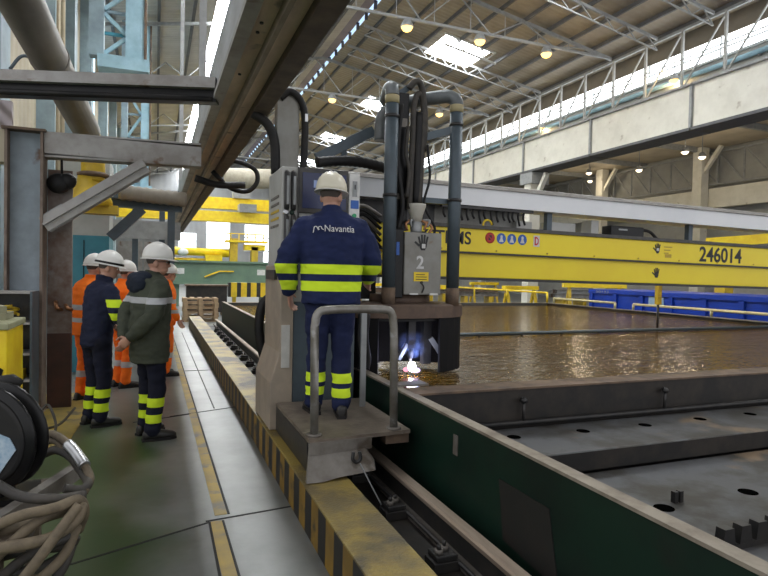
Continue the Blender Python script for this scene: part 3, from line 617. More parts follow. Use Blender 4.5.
for k in range(2, 19): dup(first, (1.37, 2.62 + .66 * k, .045), None, 'bolted rail clamp in the row beyond the platform')
# tank: front (walkway-side) wall, far side, ends
tk = thing('water_tank', 'long green cutting tank with pale worn rim', 'tank', (1.8, 8, 0))
MB().box(1.67, 1.72, .6, 16.2, 0, .685).build('side_wall', M_green, tk); MB().box(1.66, 1.735, .6, 16.2, .685, .70).build('rim', M_rim, tk)
MB().box(12.3, 12.36, .6, 16.2, 0, .66).build('side_wall', M_darkwall, tk); MB().box(1.67, 12.36, 16.2, 16.26, 0, .66).build('end_wall', M_slate, tk)
MB().box(1.72, 12.3, .6, .66, 0, .5).build('end_wall', M_darkwall, tk); MB().box(1.72, 12.3, .66, 16.2, .02, .06).build('tank_floor', M_darkwall, tk)
MB().box(12.26, 12.4, .6, 16.2, .66, .68).build('rim', M_rim, tk); MB().box(1.7, 12.4, 16.16, 16.3, .66, .675).build('rim', M_rim, tk)
MB().add([(1.664, 2.55, .50), (1.664, 2.14, .50), (1.664, 2.06, .17), (1.664, 2.5, .2), (1.67, 2.55, .50), (1.67, 2.14, .50), (1.67, 2.06, .17), (1.67, 2.5, .2)], [(0, 1, 2, 3), (4, 5, 6, 7), (0, 1, 5, 4), (1, 2, 6, 5), (2, 3, 7, 6), (3, 0, 4, 7)]).build('patch', mat('tank_patch', (.008, .009, .0075), .6, 0, (.014, .011, .009), 4), tk)
MB().box(1.664, 1.67, 3.0, 3.05, .48, .60).build('plate_tag', M_dirty, tk)
MB().box(1.63, 1.95, 3.98, 4.12, .7, .715).build('lug', M_dirty, tk)
# dam plate between the dry table and the water
MB().box(1.72, 12.3, 3.74, 3.80, .06, .685).build('divider_plate', M_darkwall, tk); MB().box(1.72, 12.3, 3.72, 3.95, .685, .70).build('divider_edge', M_rust, tk)
MB().tube([(1.75, 3.70, .435), (12.25, 3.70, .435)], .022, 8).build('pipe', M_dark, tk)
for x in (2.62, 4.05, 5.6): 
    q = MB().tube([(x, 3.70, .44), (x, 3.70, .60)], .012, 8).build('bolt', M_dark, tk); MB().lathe([(.028, .59), (.028, .612), (.014, .63)], (x, 3.70, 0), 8).build('nut', M_dark, q)
# water
mw_ = bpy.data.materials.new('tank_water'); mw_.use_nodes = True; t = mw_.node_tree; b = t.nodes['Principled BSDF']
b.inputs['Base Color'].default_value = (.11, .054, .004, 1); b.inputs['Specular Tint'].default_value = (1, .78, .42, 1); b.inputs['Roughness'].default_value = .04; b.inputs['IOR'].default_value = 1.42; b.inputs['Specular IOR Level'].default_value = .5  # warm specular tint puts golden yellow into the water's reflections
tc = _n(t, 'ShaderNodeTexCoord'); mp = _n(t, 'ShaderNodeMapping'); mp.inputs['Scale'].default_value = (.7, 1.5, 1); t.links.new(tc.outputs['Object'], mp.inputs[0])
n1 = _n(t, 'ShaderNodeTexNoise'); n1.inputs['Scale'].default_value = 4.5; n1.inputs['Detail'].default_value = 3; n1.inputs['Distortion'].default_value = .8
n2 = _n(t, 'ShaderNodeTexNoise'); n2.inputs['Scale'].default_value = 13; n2.inputs['Detail'].default_value = 2
for n in (n1, n2): t.links.new(mp.outputs[0], n.inputs['Vector'])
ad = _n(t, 'ShaderNodeMath'); ad.operation = 'MULTIPLY_ADD'; t.links.new(n2.outputs['Fac'], ad.inputs[0]); ad.inputs[1].default_value = .55; t.links.new(n1.outputs['Fac'], ad.inputs[2])
bp = _n(t, 'ShaderNodeBump'); bp.inputs['Strength'].default_value = .5; bp.inputs['Distance'].default_value = .032; t.links.new(ad.outputs[0], bp.inputs['Height']); t.links.new(bp.outputs[0], b.inputs['Normal'])
wo = MB().box(1.721, 12.299, 3.801, 16.199, .30, .60).build('water', mw_); tag(wo, 'rippling brown water filling the tank', 'water', None, 'stuff')
# steel plates in the dry section
def plate(name, label, x0, x1, y0, y1, z0, z1, holes):
    r = thing(name, label, 'steel plate', ((x0 + x1) / 2, (y0 + y1) / 2, z0)); MB().box(x0, x1, y0, y1, z0, z1).build('slab', M_plate, r, bevel=.008); MB().box(x0, x1, y0 - .006, y0 - .0005, z0, z1 - .006).build('cut_edge', M_darkwall, r)
    for (x, y, rx, ry) in holes:
        MB().rings([[(x + rx * math.cos(2 * PI * k / 18), y + ry * math.sin(2 * PI * k / 18), z1 + dz) for k in range(18)] for dz in (-.004, .0015)], False).build('hole', M_hole, r)
hl = [az(x, y, .40) for x, y in ((514, 437), (583, 431), (645, 425), (700, 419), (750, 414))]
plate('steel_plate', 'raised grey plate with a row of holes in front of the divider', 1.74, 9.5, 3.06, 3.70, .27, .40, [(p.x, p.y, .05, .05) for p in hl])
hl2 = [az(x, y, .26) for x, y in ((664, 508), (748, 492))]
plate('steel_plate', 'large grey flame-cut plate lying low at bottom right', 1.74, 9.5, 1.0, 3.04, .14, .26, [(p.x, p.y, .058, .055) for p in hl2])
for k in range(2): struct(MB().box(1.74, 9.5, 1.3 + k * 1.2, 1.4 + k * 1.2, .06, .139).build('table_slat', M_dark))
struct(MB().box(1.74, 9.5, 3.2, 3.5, .06, .269).build('table_slat', M_dark))
p = az(677, 502, .26)
lg = thing('lifting_lug', 'small dark double lug standing on the low plate beside a hole', 'lug', (p.x, p.y, .26))
for d in (-.02, .02): MB().bar((p.x + d, p.y, .26), (p.x + d, p.y, .325), .025, .03).build('tooth', M_dark, lg)
p = az(733, 548, .26)
gr = thing('toothed_bar', 'dark toothed slat bar at the bottom right corner', 'bar', (p.x, p.y, .26))
d = Vector((1, .04, 0)); MB().bar(p - d * .08, p + d * 1.0, .05, .05).build('base', M_dark, gr)
for k in range(9):
    c = p + d * (-.06 + .12 * k); MB().prism([(c.x - .045, .27), (c.x + .045, .27), (c.x + .03, .37), (c.x - .03, .37)], 1, c.y - .025, c.y + .025).build('tooth', M_dark, gr)
# cross pipe over water and mooring chain dots
cp = thing('cross_pipe', 'dark pipe spanning the tank just above the water', 'pipe', (7, 7.85, .60))
MB().tube([(1.73, 7.75, .635), (12.25, 8.05, .635)], .03, 10).build('pipe', M_slate, cp)
for k in range(12): MB().bar((2.3 + .8 * k, 7.78 + .023 * k, .60), (2.3 + .8 * k, 7.78 + .023 * k, .64), .03, .03).build('spacer', M_dark, cp)
rd = thing('boom_post', 'yellow post under the boom with a dark rod for its reflection', 'rod', (5.6, 9.0, .6))
q = at(658, 305, 8.2); MB().tube([(q.x, 8.2, .55), (q.x, 8.2, 1.1)], .022, 8).build('rod', M_dark, rd); MB().box(q.x - .045, q.x + .045, 8.16, 8.24, 1.08, 1.52).build('sleeve', M_yel2, rd)  # dark rod stands in for the post's reflection on the water
# ================================================================== CUTTING MACHINE
# operator platform
pf = thing('operator_platform', 'grey steel operator platform with tubular handrail over the kerb', 'platform', (1.2, 4.0, .3))
MB().add([(.90, 3.50, .475), (1.61, 3.556, .475), (1.61, 4.59, .475), (.90, 4.59, .475), (.90, 3.50, .50), (1.61, 3.556, .50), (1.61, 4.59, .50), (.90, 4.59, .50)], [(0, 1, 2, 3), (4, 5, 6, 7), (0, 1, 5, 4), (1, 2, 6, 5), (2, 3, 7, 6), (3, 0, 4, 7)]).build('deck', mat('deck_plate', (.20, .165, .13), .5, .2, (.12, .095, .075), 5, wear=((.26, .22, .18), 6, .6), bump=.3, bscale=40), pf)
MB().bar((.895, 3.498, .445), (1.32, 3.53, .445), .02, .075).build('lip', M_dirty, pf)
bq = [(.905, 3.52, .43), (1.27, 3.535, .43), (1.30, 3.42, .37), (1.30, 3.385, .31), (1.18, 3.38, .30), (1.06, 3.375, .295), (.95, 3.36, .281), (.85, 3.36, .283)]
MB().add(bq + [(x, y + .03, z) for x, y, z in bq], [tuple(range(8)), tuple(range(15, 7, -1))] + [(i, (i + 1) % 8, (i + 1) % 8 + 8, i + 8) for i in range(8)]).build('bracket_plate', M_dirty, pf)
MB().box(.90, 1.10, 3.56, 4.58, .285, .47).build('support', M_dark, pf)
MB().tube(smooth_path([(1.16, 3.415, .43), (1.155, 3.41, .385), (1.18, 3.41, .365), (1.205, 3.41, .385), (1.20, 3.415, .43)]), .012, 8).build('shackle', M_dark, pf)
MB().tube(smooth_path([(1.2, 3.4, .36), (1.25, 3.36, .25), (1.31, 3.3, .12)]), .005, 6).build('wire', M_galv, pf)
MB().box(1.45, 1.62, 3.6, 3.7, .40, .475).build('bracket', M_rust, pf)
MB().tube([(.955, 3.60, .50), (.945, 3.60, 1.20)] + smooth_path([(.945, 3.60, 1.20), (.965, 3.60, 1.285), (1.05, 3.60, 1.31), (1.40, 3.61, 1.31), (1.475, 3.61, 1.285), (1.495, 3.61, 1.20)], 4) + [(1.50, 3.61, 1.1), (1.51, 3.61, .50)], .0275, 14).build('handrail', mat('handrail_grey', (.25, .24, .22), .45, .5, (.16, .145, .12), 7, wear=((.34, .34, .33), 10, .62)), pf)
for x in (.955, 1.51): MB().lathe([(.05, 0), (.05, .012), (.03, .014)], (x, 3.605, .50), 14).build('foot_flange', M_dirty, pf)
MB().box(1.50, 1.545, 4.28, 4.30, .5, 1.28).build('upright_bar', M_galv, pf)
# console
M_screen = mat('screen_blue', (.012, .022, .09), .25)
cs = thing('control_console', 'tall grey control console with dark blue screen in front of the operator', 'control cabinet', (1.25, 4.9, .3))
MB().box(.935, 1.60, 4.68, 5.25, 1.30, 2.40).build('cabinet', M_console, cs, bevel=.01)
MB().box(1.031, 1.56, 4.62, 5.2, .285, 1.30).build('lower_cabinet', M_slate, cs, bevel=.01)
MB().prism([(1.03, .281), (1.03, 1.60), (.925, 1.60), (.925, .90), (.85, .66), (.85, .281)], 1, 4.60, 5.3).build('pedestal', mat('pedestal_beige', (.33, .27, .205), .55, 0, (.25, .21, .165), 4), cs, bevel=.008)
MB().box(.935, 1.0, 4.583, 4.60, .78, 1.12).build('notice_sheet', M_paper, cs)
MB().box(1.065, 1.075, 4.66, 4.68, 1.4, 2.40).build('trim_strip', M_dark, cs)
MB().box(1.075, 1.49, 4.655, 4.68, 2.03, 2.40).build('screen_frame', M_dark, cs, bevel=.006); MB().box(1.10, 1.47, 4.648, 4.656, 2.07, 2.36).build('screen', M_screen, cs)
MB().box(1.19, 1.235, 4.643, 4.649, 2.24, 2.30).build('screen_picture', mat('screen_text', (.35, .45, .75), .5), cs)
MB().box(1.075, 1.49, 4.65, 4.68, 1.55, 2.0).build('keyboard_panel', M_slate, cs, bevel=.006)
for x in (.975, 1.03):
    for z0, z1 in ((2.06, 2.35), (1.72, 2.0)):
        p = MB().tube([(x, 4.672, z0)] + [(x, 4.668, z0 + (z1 - z0) * k / 4) for k in range(5)] + [(x, 4.672, z1)], .021, 10).build('slot_pull', M_dark, cs); MB().bar((x + .004, 4.644, z0 + .03), (x + .004, 4.644, z1 - .03), .018, .01).build('grip', M_galv, p)
MB().lathe([(.024, 0), (.024, .014), (.015, .02)], (.97, 4.68, 2.03), 14, (0, -1, 0)).build('lock', M_silver, cs); MB().lathe([(.02, 0), (.02, .014), (.015, .02)], (1.02, 4.68, 2.03), 14, (0, -1, 0)).build('button', M_green, cs)
MB().box(1.50, 1.595, 4.66, 4.68, 1.5, 2.38).build('side_panel', M_swhite, cs, bevel=.006); MB().box(1.515, 1.585, 4.655, 4.661, 2.09, 2.16).build('sticker', M_sblue, cs)
MB().box(1.53, 1.57, 4.655, 4.661, 2.19, 2.32).build('display', M_galv, cs); MB().bar((1.55, 4.652, 2.25), (1.55, 4.652, 2.29), .008, .006).build('indicator', M_dark, cs)
MB().lathe([(.018, 0), (.018, .018)], (1.545, 4.66, 2.03), 14, (0, -1, 0)).build('button', mat('button_green', (.02, .35, .14), .4), cs); MB().lathe([(.012, 0), (.012, .018)], (1.55, 4.66, 1.97), 12, (0, -1, 0)).build('button', M_black, cs)
for k in range(5): MB().box(.929, .936, 4.78, 5.12, 1.92 + k * .06, 1.94 + k * .06).build('vent_slot', M_yel2 if k in (1, 2) else M_dirty, cs)
MB().box(.90, .935, 4.75, 5.15, 1.48, 1.56).build('side_shelf', M_dark, cs)
# mast and hoses over the console
ms = thing('mast', 'flat grey mast behind the console top with black hose arching over it', 'mast', (1.1, 5.4, 2.4))
MB().box(1.02, 1.235, 5.4, 5.5, 2.0, 3.20).build('plate', M_mach, ms, bevel=.01); MB().box(1.02, 1.235, 5.30, 5.45, 2.0, 2.40).build('foot', M_mach, ms)
MB().tube(smooth_path([(1.27, 5.38, 2.35), (1.285, 5.38, 2.9), (1.25, 5.38, 3.13), (1.14, 5.38, 3.22), (1.05, 5.4, 3.15)]), .034, 10).build('hose', M_rubber, ms)
MB().tube(smooth_path([(.80, 5.38, 2.98), (.93, 5.38, 2.9), (1.0, 5.38, 2.75), (1.02, 5.4, 2.45)]), .045, 8).build('hose', M_rubber, ms)
MB().box(1.275, 1.30, 5.335, 5.35, 2.95, 3.02).build('tag', M_silver, ms)
q = [at(262, 330, 5.3), at(268, 300, 5.3), at(265, 345, 5.2), at(272, 372, 5.1)]
tag(recenter(MB().tube(smooth_path([at(271, 296, 5.6), at(262, 306, 5.6), at(259, 330, 5.6), at(264, 356, 5.6), at(274, 372, 5.6)]), .045, 10).build('hanging_cable', M_rubber)), 'thick black cable hanging left of the console pedestal', 'cable')
# end carriage on the rail
ec = thing('end_carriage', 'dark wheeled end carriage of the gantry standing on the rail', 'carriage', (1.6, 5.9, .226))
MB().box(1.28, 1.50, 5.27, 6.9, .36, 1.0).build('body', M_dark, ec, bevel=.02); MB().box(1.28, 1.52, 5.55, 6.5, 1.0, 2.05).build('upright', M_mach, ec, bevel=.015)
MB().box(1.60, 1.95, 5.72, 6.3, 1.0, 2.3).build('end_post', M_dark, ec, bevel=.015)
for y in (5.6, 6.6): MB().lathe([(.11, -.03), (.13, -.02), (.13, .02), (.11, .03)], (1.53, y, .356), 20, (1, 0, 0)).build('wheel', M_dirty, ec)
MB().box(1.30, 1.5, 6.91, 7.15, .36, .62).build('buffer_box', M_dirty, ec, bevel=.01)
# gantry
gy = 5.7
ga = thing('gantry_boom', 'long yellow and white gantry boom spanning the water tank', 'gantry', (7, 5.9, 1.2), 0)
XE = 13.2
M_ytop = mat('boom_yellow', (.95, .76, .010), .38, 0, (.90, .69, .010), 1.4, wear=((.55, .38, .03), 7, .74))
MB().box(1.95, XE, gy, gy + .45, 1.815, 2.075).build('upper_beam', M_ytop, ga, bevel=.006)
MB().box(1.95, XE, gy + .03, gy + .42, 1.53, 1.80).build('lower_beam', M_ytop, ga, bevel=.006)
MB().box(1.95, XE, gy - .02, gy + .42, 1.795, 1.815).build('middle_bar', M_dark, ga); MB().box(1.95, XE, gy - .01, gy + .44, 1.50, 1.53).build('bottom_rail', M_dark, ga)  # dark middle bar paints the shadow line between the two yellow beams
MB().box(1.95, XE, gy - .03, gy + .35, 2.075, 2.115).build('cable_rail', mat('cable_rail_dark', (.06, .058, .055), .6, 0, (.09, .085, .075), 9), ga)
MB().prism([(gy + .0, 2.335), (gy + .0, 2.53), (gy + .35, 2.53), (gy + .35, 2.335)], 0, 1.55, XE).build('white_beam', mat('boom_white', (.86, .88, .90), .42, 0, (.78, .81, .84), 1.2), ga)
MB().prism([(gy - .03, 2.53), (gy + .02, 2.575), (gy + .12, 2.60), (gy + .4, 2.60), (gy + .4, 2.53)], 0, 1.5, XE).build('top_cover', mat('cover_brown_grey', (.20, .185, .165), .6, 0, (.14, .125, .11), 2), ga)
for x in (4.36, 6.67, 9.5): MB().box(x, x + .07, gy + .1, gy + .17, 2.115, 2.335).build('post', M_slate, ga)
MB().box(2.0, 2.9, gy + .2, gy + .3, 2.115, 2.335).build('festoon_back', M_dark, ga); MB().box(2.9, 4.0, gy + .2, gy + .3, 2.115, 2.335).build('festoon_back', M_mach, ga)
for k in range(15):
    x = 2.95 + .075 * k + random.uniform(-.015, .015); d = random.uniform(.05, .12)
    MB().tube(smooth_path([(x, gy + .05, 2.31), (x - .015, gy + .04, 2.24), (x + .01, gy + .04, 2.31 - d - .06)], 4), .014, 6).build('festoon_hanger', M_rubber, ga)
MB().box(2.9, 4.1, gy + .02, gy + .06, 2.30, 2.335).build('festoon_rail', M_dark, ga)
MB().box(5.32, 5.86, gy + .08, gy + .25, 2.115, 2.245).build('drive_box', M_black, ga, bevel=.01); MB().box(5.44, 5.58, gy + .074, gy + .08, 2.19, 2.21).build('drive_label', M_galv, ga)
MB().tube(smooth_path([(5.86, gy + .12, 2.22), (6.0, gy + .12, 2.2), (6.12, gy + .12, 2.12)]), .02, 8).build('drive_hose', M_rubber, ga)
for x, w, h in ((4.6, .4, .12), (4.05, .22, .1), (5.1, .12, .18)): MB().box(x - w / 2, x + w / 2, gy + .12, gy + .3, 2.115, 2.115 + h).build('junction_box', M_console, ga, bevel=.008)
MB().tube([(3.47 + .055 * math.cos(a * .5), gy + .0, 2.13 + .055 * math.sin(a * .5)) for a in range(13)], .012, 8).build('lifting_eye', M_yel, ga)
for x in (2.9 + .7 * k for k in range(14)): MB().lathe([(.012, 0), (.01, .008)], (x, gy, 1.84), 8, (0, -1, 0)).build('rivet', M_yel2, ga)
R_ = (1, 0, 0); Z_ = (0, 0, 1)
lettering('lettering', 'SYSTEMS', M_txtk, ga, (2.53, gy, 1.895), R_, Z_, .735, .145, .016)
lettering('lettering', '246014', M_txtk, ga, (6.76, gy, 1.842), R_, Z_, .80, .205, .02)
def disc(x, z, r, m, d=.002): return MB().lathe([(r, 0), (r * .99, d)], (x, gy, z), 20, (0, -1, 0)).build('sticker', m, ga)
zz = 1.985
for x, m in ((3.51, M_sred), (3.66, M_sblue), (3.80, M_sblue), (3.945, M_sblue)):
    disc(x, zz, .062, M_swhite if m is M_sred else m)
    if m is M_sred:
        MB().lathe([(.062, 0), (.062, .004), (.042, .004)], (x, gy, zz), 20, (0, -1, 0)).build('sticker_ring', m, ga); MB().bar((x - .035, gy - .005, zz + .035), (x + .035, gy - .005, zz - .035), .004, .014, (0, 0, 1)).build('sticker_bar', m, ga); MB().box(x - .02, x + .02, gy - .005, gy, zz - .025, zz + .03).build('sticker_figure', M_txtk, ga)
    else:
        MB().ell((x, gy - .003, zz + .02), (.017, .003, .02), 10, 6).prism([(x - .03, zz - .04), (x + .03, zz - .04), (x + .012, zz + .005), (x - .012, zz + .005)], 1, gy - .005, gy).build('sticker_figure', M_swhite, ga)
MB().box(4.10, 4.185, gy - .003, gy, 1.915, 2.045).build('sticker', M_swhite, ga); MB().prism([(4.115, 1.93), (4.145, 1.93), (4.17, 1.955), (4.17, 2.0), (4.145, 2.03), (4.115, 2.03)], 1, gy - .006, gy).build('sticker_mark', M_sred, ga); MB().prism([(4.13, 1.95), (4.142, 1.95), (4.153, 1.965), (4.153, 1.995), (4.142, 2.01), (4.13, 2.01)], 1, gy - .008, gy).build('sticker_mark', M_swhite, ga)
def hand_mark(m, cx, cz, y, w, mt, parent, drop=False):
    """stencilled open hand with a square in the palm"""
    a = MB(); pal = [(-.30, -.05), (.28, -.05), (.24, -.35), (.12, -.55), (-.14, -.55), (-.26, -.35)]
    a.prism([(cx + i * w, cz + j * w) for i, j in pal], 1, y - .004, y)
    for x0, z0, x1, z1 in ((-.24, -.05, -.36, .38), (-.09, -.05, -.12, .52), (.07, -.05, .10, .52), (.22, -.05, .32, .40), (-.28, -.25, -.62, .02)):
        a.bar((cx + x0 * w, y - .002, cz + z0 * w), (cx + x1 * w, y - .002, cz + z1 * w), .004 if False else .13 * w, .004, (0, 1, 0))
    a.build('hand_symbol', mt, parent)
hand_mark(None, 6.02, 1.985, gy, .12, M_txtk, ga); MB().box(6.0, 6.04, gy - .006, gy, 1.95, 1.985).build('sticker', M_swhite, ga)
for k in range(3): MB().box(6.13, 6.27 - .03 * k, gy - .003, gy, 2.0 - .04 * k, 2.015 - .04 * k).build('caption_line', M_yel2, ga)
MB().box(6.15, 6.26, gy - .003, gy, 1.87, 1.915).build('caption_box', M_yel2, ga)
hand_mark(None, 6.05, 1.67, gy + .03, .12, M_txtk, ga)
ga.rotation_euler = (0, .0115, 0); ga.location.z -= .046
# torch carriage
tcx, tcy = 2.185, 5.02
tc_ = thing('torch_carriage', 'plasma torch carriage with two slate riser pipes and round smoke skirt over the water', 'cutting head', (tcx, 5.0, .62))
for (x, y) in ((1.96, 4.88), (2.625, 4.9)):
    n_ = MB().tube([(x, y, 1.42), (x, y, 2.3), (x, y, 3.08)], .061, 20).build('riser_pipe', M_slate, tc_)
    MB().tube([(x, y, 1.26), (x, y, 1.425)], .064, 20).build('riser_foot', M_rust, tc_); MB().tube([(x, y, 3.08), (x, y, 3.15)], .065, 20).build('clamp_band', mat('pipe_tape', (.36, .31, .17), .7) if 'pipe_tape' not in MATS else MATS['pipe_tape'], tc_)
    for z in (1.97 + .27, 2.95): MB().tube([(x, y, z), (x, y, z + .03)], .068, 20).build('clamp_ring', M_dark, tc_)
M_elb = mat('elbow_grey', (.15, .165, .17), .45, .3, (.10, .11, .115), 6)
MB().tube(smooth_path([(2.625, 4.9, 3.15), (2.62, 4.9, 3.185), (2.59, 4.93, 3.225), (2.53, 4.97, 3.24), (2.35, 5.10, 3.22), (2.2, 5.25, 3.2), (2.1, 5.34, 3.15), (2.055, 5.38, 3.07), (2.05, 5.39, 2.98), (2.05, 5.39, 2.86)], 5), .064, 18).build('elbow_pipe', M_elb, tc_)
MB().tube(smooth_path([(1.96, 4.88, 3.15), (1.96, 4.885, 3.185), (1.965, 4.91, 3.225), (1.975, 5.0, 3.24), (2.02, 5.2, 3.2)], 5), .063, 18).build('elbow_pipe', M_elb, tc_)
# brackets, mast, hoses
MB().box(2.06, 2.165, 4.96, 5.08, 1.95, 3.22).build('mast_rail', M_black, tc_, bevel=.006); MB().bar((2.06, 5.02, 3.20), (2.27, 4.98, 3.36), .06, .05).build('arm', M_slate, tc_)
MB().box(1.96, 2.14, 4.94, 5.0, 2.9, 2.98).build('bracket', M_dirty, tc_); MB().box(1.96, 2.14, 4.95, 5.0, 2.24, 2.29).build('bracket', M_dirty, tc_); MB().box(2.3, 2.62, 4.93, 4.99, 2.22, 2.27).build('bracket', M_slate, tc_); MB().bar((2.28, 5.0, 2.82), (2.60, 4.92, 2.92), .05, .07).build('bracket', M_slate, tc_)
for pts, r, m in [([(2.17, 4.93, 2.15), (2.19, 4.93, 2.8), (2.20, 4.93, 3.12), (2.25, 4.93, 3.22), (2.30, 4.94, 3.1), (2.29, 4.94, 2.6), (2.27, 4.93, 2.2)], .028, M_hosed),
                  ([(2.25, 4.95, 2.2), (2.25, 4.95, 2.7), (2.26, 4.95, 3.05)], .042, M_rubber), ([(2.33, 4.9, 2.75), (2.36, 4.9, 2.45), (2.31, 4.9, 2.2), (2.42, 4.9, 2.0), (2.40, 4.9, 1.92), (2.3, 4.9, 1.94)], .012, M_rubber),
                  ([(2.07, 4.92, 3.1), (2.04, 4.92, 2.6), (2.10, 4.92, 2.2), (2.06, 4.92, 1.95)], .022, M_rubber), ([(2.14, 4.92, 3.25), (2.2, 4.9, 3.32), (2.27, 4.92, 3.27), (2.32, 4.95, 3.0), (2.31, 4.95, 2.7)], .03, M_hosed), ([(2.02, 5.0, 2.9), (2.03, 5.0, 2.2), (2.0, 5.0, 1.9)], .016, M_rubber),
                  ([(2.13, 4.9, 2.9), (2.115, 4.9, 2.65), (2.15, 4.9, 2.5), (2.13, 4.9, 2.25)], .018, M_hosed)]:
    MB().tube(smooth_path(pts, 6), r, 10).build('hose', m, tc_)
MB().lathe([(.045, 0), (.05, .0), (.062, .07), (.065, .075), (.09, .15), (.09, .17), (.08, .17)], (2.245, 4.93, 2.03), 20).build('funnel', M_swhite if False else mat('funnel_cream', (.50, .48, .42), .5), tc_)
MB().lathe([(.05, 0), (.055, .02), (.055, .10), (.04, .12)], (2.245, 4.93, 1.93), 16).build('torch_neck', M_galv, tc_)
for k, (dx, dz) in enumerate(((-.10, .02), (-.06, .05), (.07, .03), (.1, .06), (.12, .0))): MB().tube(smooth_path([(2.245 + dx, 4.9, 1.93 + dz), (2.245 + dx * 1.2, 4.89, 1.99 + dz), (2.245 + dx * .6, 4.91, 2.05)], 4), .012, 8).build('fitting', M_copper if k % 2 == 0 else M_galv, tc_)
MB().box(2.105, 2.48, 4.86, 5.15, 1.36, 1.935).build('head_box', M_mach, tc_, bevel=.008); MB().box(2.0, 2.104, 4.88, 5.15, 1.33, 1.96).build('slide', M_black, tc_, bevel=.008)
MB().box(2.03, 2.06, 4.876, 4.88, 1.72, 1.84).build('sticker', M_sblue, tc_)
hand_mark(None, 2.29, 1.845, 4.86, .135, M_txtk, tc_); MB().box(2.275, 2.31, 4.853, 4.86, 1.79, 1.83).build('sticker', M_swhite, tc_)
lettering('lettering', '2', M_txtw, tc_, (2.225, 4.86, 1.60), R_, Z_, .075, .12, .02)
MB().box(2.20, 2.35, 4.855, 4.86, 1.485, 1.57).build('sticker', M_yel, tc_)
for k in range(3): MB().box(2.22, 2.33 - .02 * (k == 2), 4.852, 4.856, 1.50 + .022 * k, 1.506 + .022 * k).build('caption_line', M_txtk, tc_)
MB().tube(smooth_path([(2.28, 4.855, 1.47), (2.30, 4.845, 1.43), (2.285, 4.855, 1.38)], 4), .007, 6).build('lead', M_dark, tc_); MB().lathe([(.014, 0), (.012, .012)], (2.28, 4.86, 1.475), 10, (0, -1, 0)).build('knob', M_dark, tc_)
for x in (2.16, 2.36): MB().box(x, x + .08, 4.84, 4.86, 1.36, 1.375).build('clip', M_swhite, tc_)
# skirt ring
def ring(r, z, a0=0, a1=2 * PI * 39 / 40, n=40, ry=.62): return [(tcx + r * math.cos(a0 + (a1 - a0) * k / (n - 1)), tcy + .12 + r * ry * math.sin(a0 + (a1 - a0) * k / (n - 1)), z) for k in range(n)]
M_lip = mat('skirt_lip', (.13, .085, .06), .6, .1, (.075, .05, .04), 6)
MB().rings([ring(.30, 1.355), ring(.31, 1.255)]).build('collar', M_lip, tc_)
MB().rings([ring(.30, 1.285), ring(.62, 1.275), ring(.648, 1.26), ring(.648, 1.15), ring(.63, 1.15)], False).build('hood_plate', M_lip, tc_)
M_curt = mat('curtain_black', (.008, .008, .009), .7, spec=.2)
def curtain(a0, a1, name):
    n = 16; o_ = [ring(.635, z, a0, a1, n) for z in (1.16, .645)]; i_ = [ring(.61, z, a0, a1, n) for z in (.645, 1.16)]
    vs = o_[0] + o_[1] + i_[0] + i_[1]; fs = []
    for q in range(4):
        for k in range(n - 1): fs.append((q * n + k, q * n + k + 1, ((q + 1) % 4) * n + k + 1, ((q + 1) % 4) * n + k))
    fs += [(0, n, 2 * n, 3 * n), (n - 1, 2 * n - 1, 3 * n - 1, 4 * n - 1)]
    MB().add(vs, fs, False).build(name, M_curt, tc_)
curtain(-1.15, PI * .5, 'curtain'); curtain(PI * .5, PI + 1.0, 'curtain')
MB().rings([ring(.57, 1.14), ring(.57, 1.12)], False).build('hood_plate', M_black, tc_)
MB().bar((2.215, 4.93, 1.13), (2.215, 4.93, .86), .07, .07).build('torch_body', M_dark, tc_); MB().lathe([(.008, 0), (.03, .06), (.035, .14)], (2.215, 4.93, .735), 14).build('torch_tip', M_dark, tc_)
MB().bar((2.08, 4.9, .76), (2.17, 4.92, .90), .035, .035).build('water_nozzle', M_galv, tc_); MB().bar((2.42, 4.93, .95), (2.52, 4.9, .80), .045, .045).build('water_nozzle', M_galv, tc_)
MB().box(2.36, 2.44, 4.95, 5.02, .70, 1.13).build('guide_plate', M_dark, tc_)
# chains/hose left of skirt
for x, y in ((1.64, 4.72), (1.70, 4.68)): MB().tube(smooth_path([(x, y, 1.2), (x - .015, y, 1.0), (x + .012, y, .82), (x, y, .72)], 5), .022, 8).build('hanging_hose', M_rubber, tc_)
# ribbed dark hose to the console and slanted arm
tag(recenter(MB().tube([(1.42 + .026 * k, 5.45, 2.60 + .045 * math.sin(k * .11)) for k in range(30)], [.048 + .007 * (k % 2) for k in range(30)], 12).build('ribbed_hose', M_rubber)), 'dark ribbed hose running from console top to the riser pipes', 'hose')
sa = thing('slanted_arm', 'slate steel arm slanting up from the ribbed hose to the riser pipe', 'arm', (1.75, 5.5, 2.6)); MB().bar((1.45, 5.56, 2.66), (2.02, 5.52, 2.98), .06, .10).build('arm', M_slate, sa); MB().bar((1.72, 5.55, 2.7), (1.72, 5.55, 2.87), .05, .05).build('strut', M_slate, sa)
cbx = thing('cable_bundle', 'tangle of black cables between the operator and the left riser pipe', 'cables', (1.8, 5.4, 1.9))
for k in range(7):
    a_ = (1.58 + .01 * k, 5.4 + .02 * k, 1.95 - .07 * k); MB().tube(smooth_path([a_, (1.72 + .02 * k, 5.35, 2.12 - .05 * k), (1.85, 5.3, 2.2 - .04 * k), (2.02, 5.25, 2.1 - .06 * k)], 5), .018, 6).build('cable', M_rubber if k % 3 else M_dirty, cbx)
MB().bar((1.62, 5.5, 2.0), (1.88, 5.45, 2.22), .05, .06).build('bracket', M_dirty, cbx); MB().box(1.75, 2.0, 5.3, 5.6, 1.3, 2.05).build('gear_box', M_dark, cbx, bevel=.01)
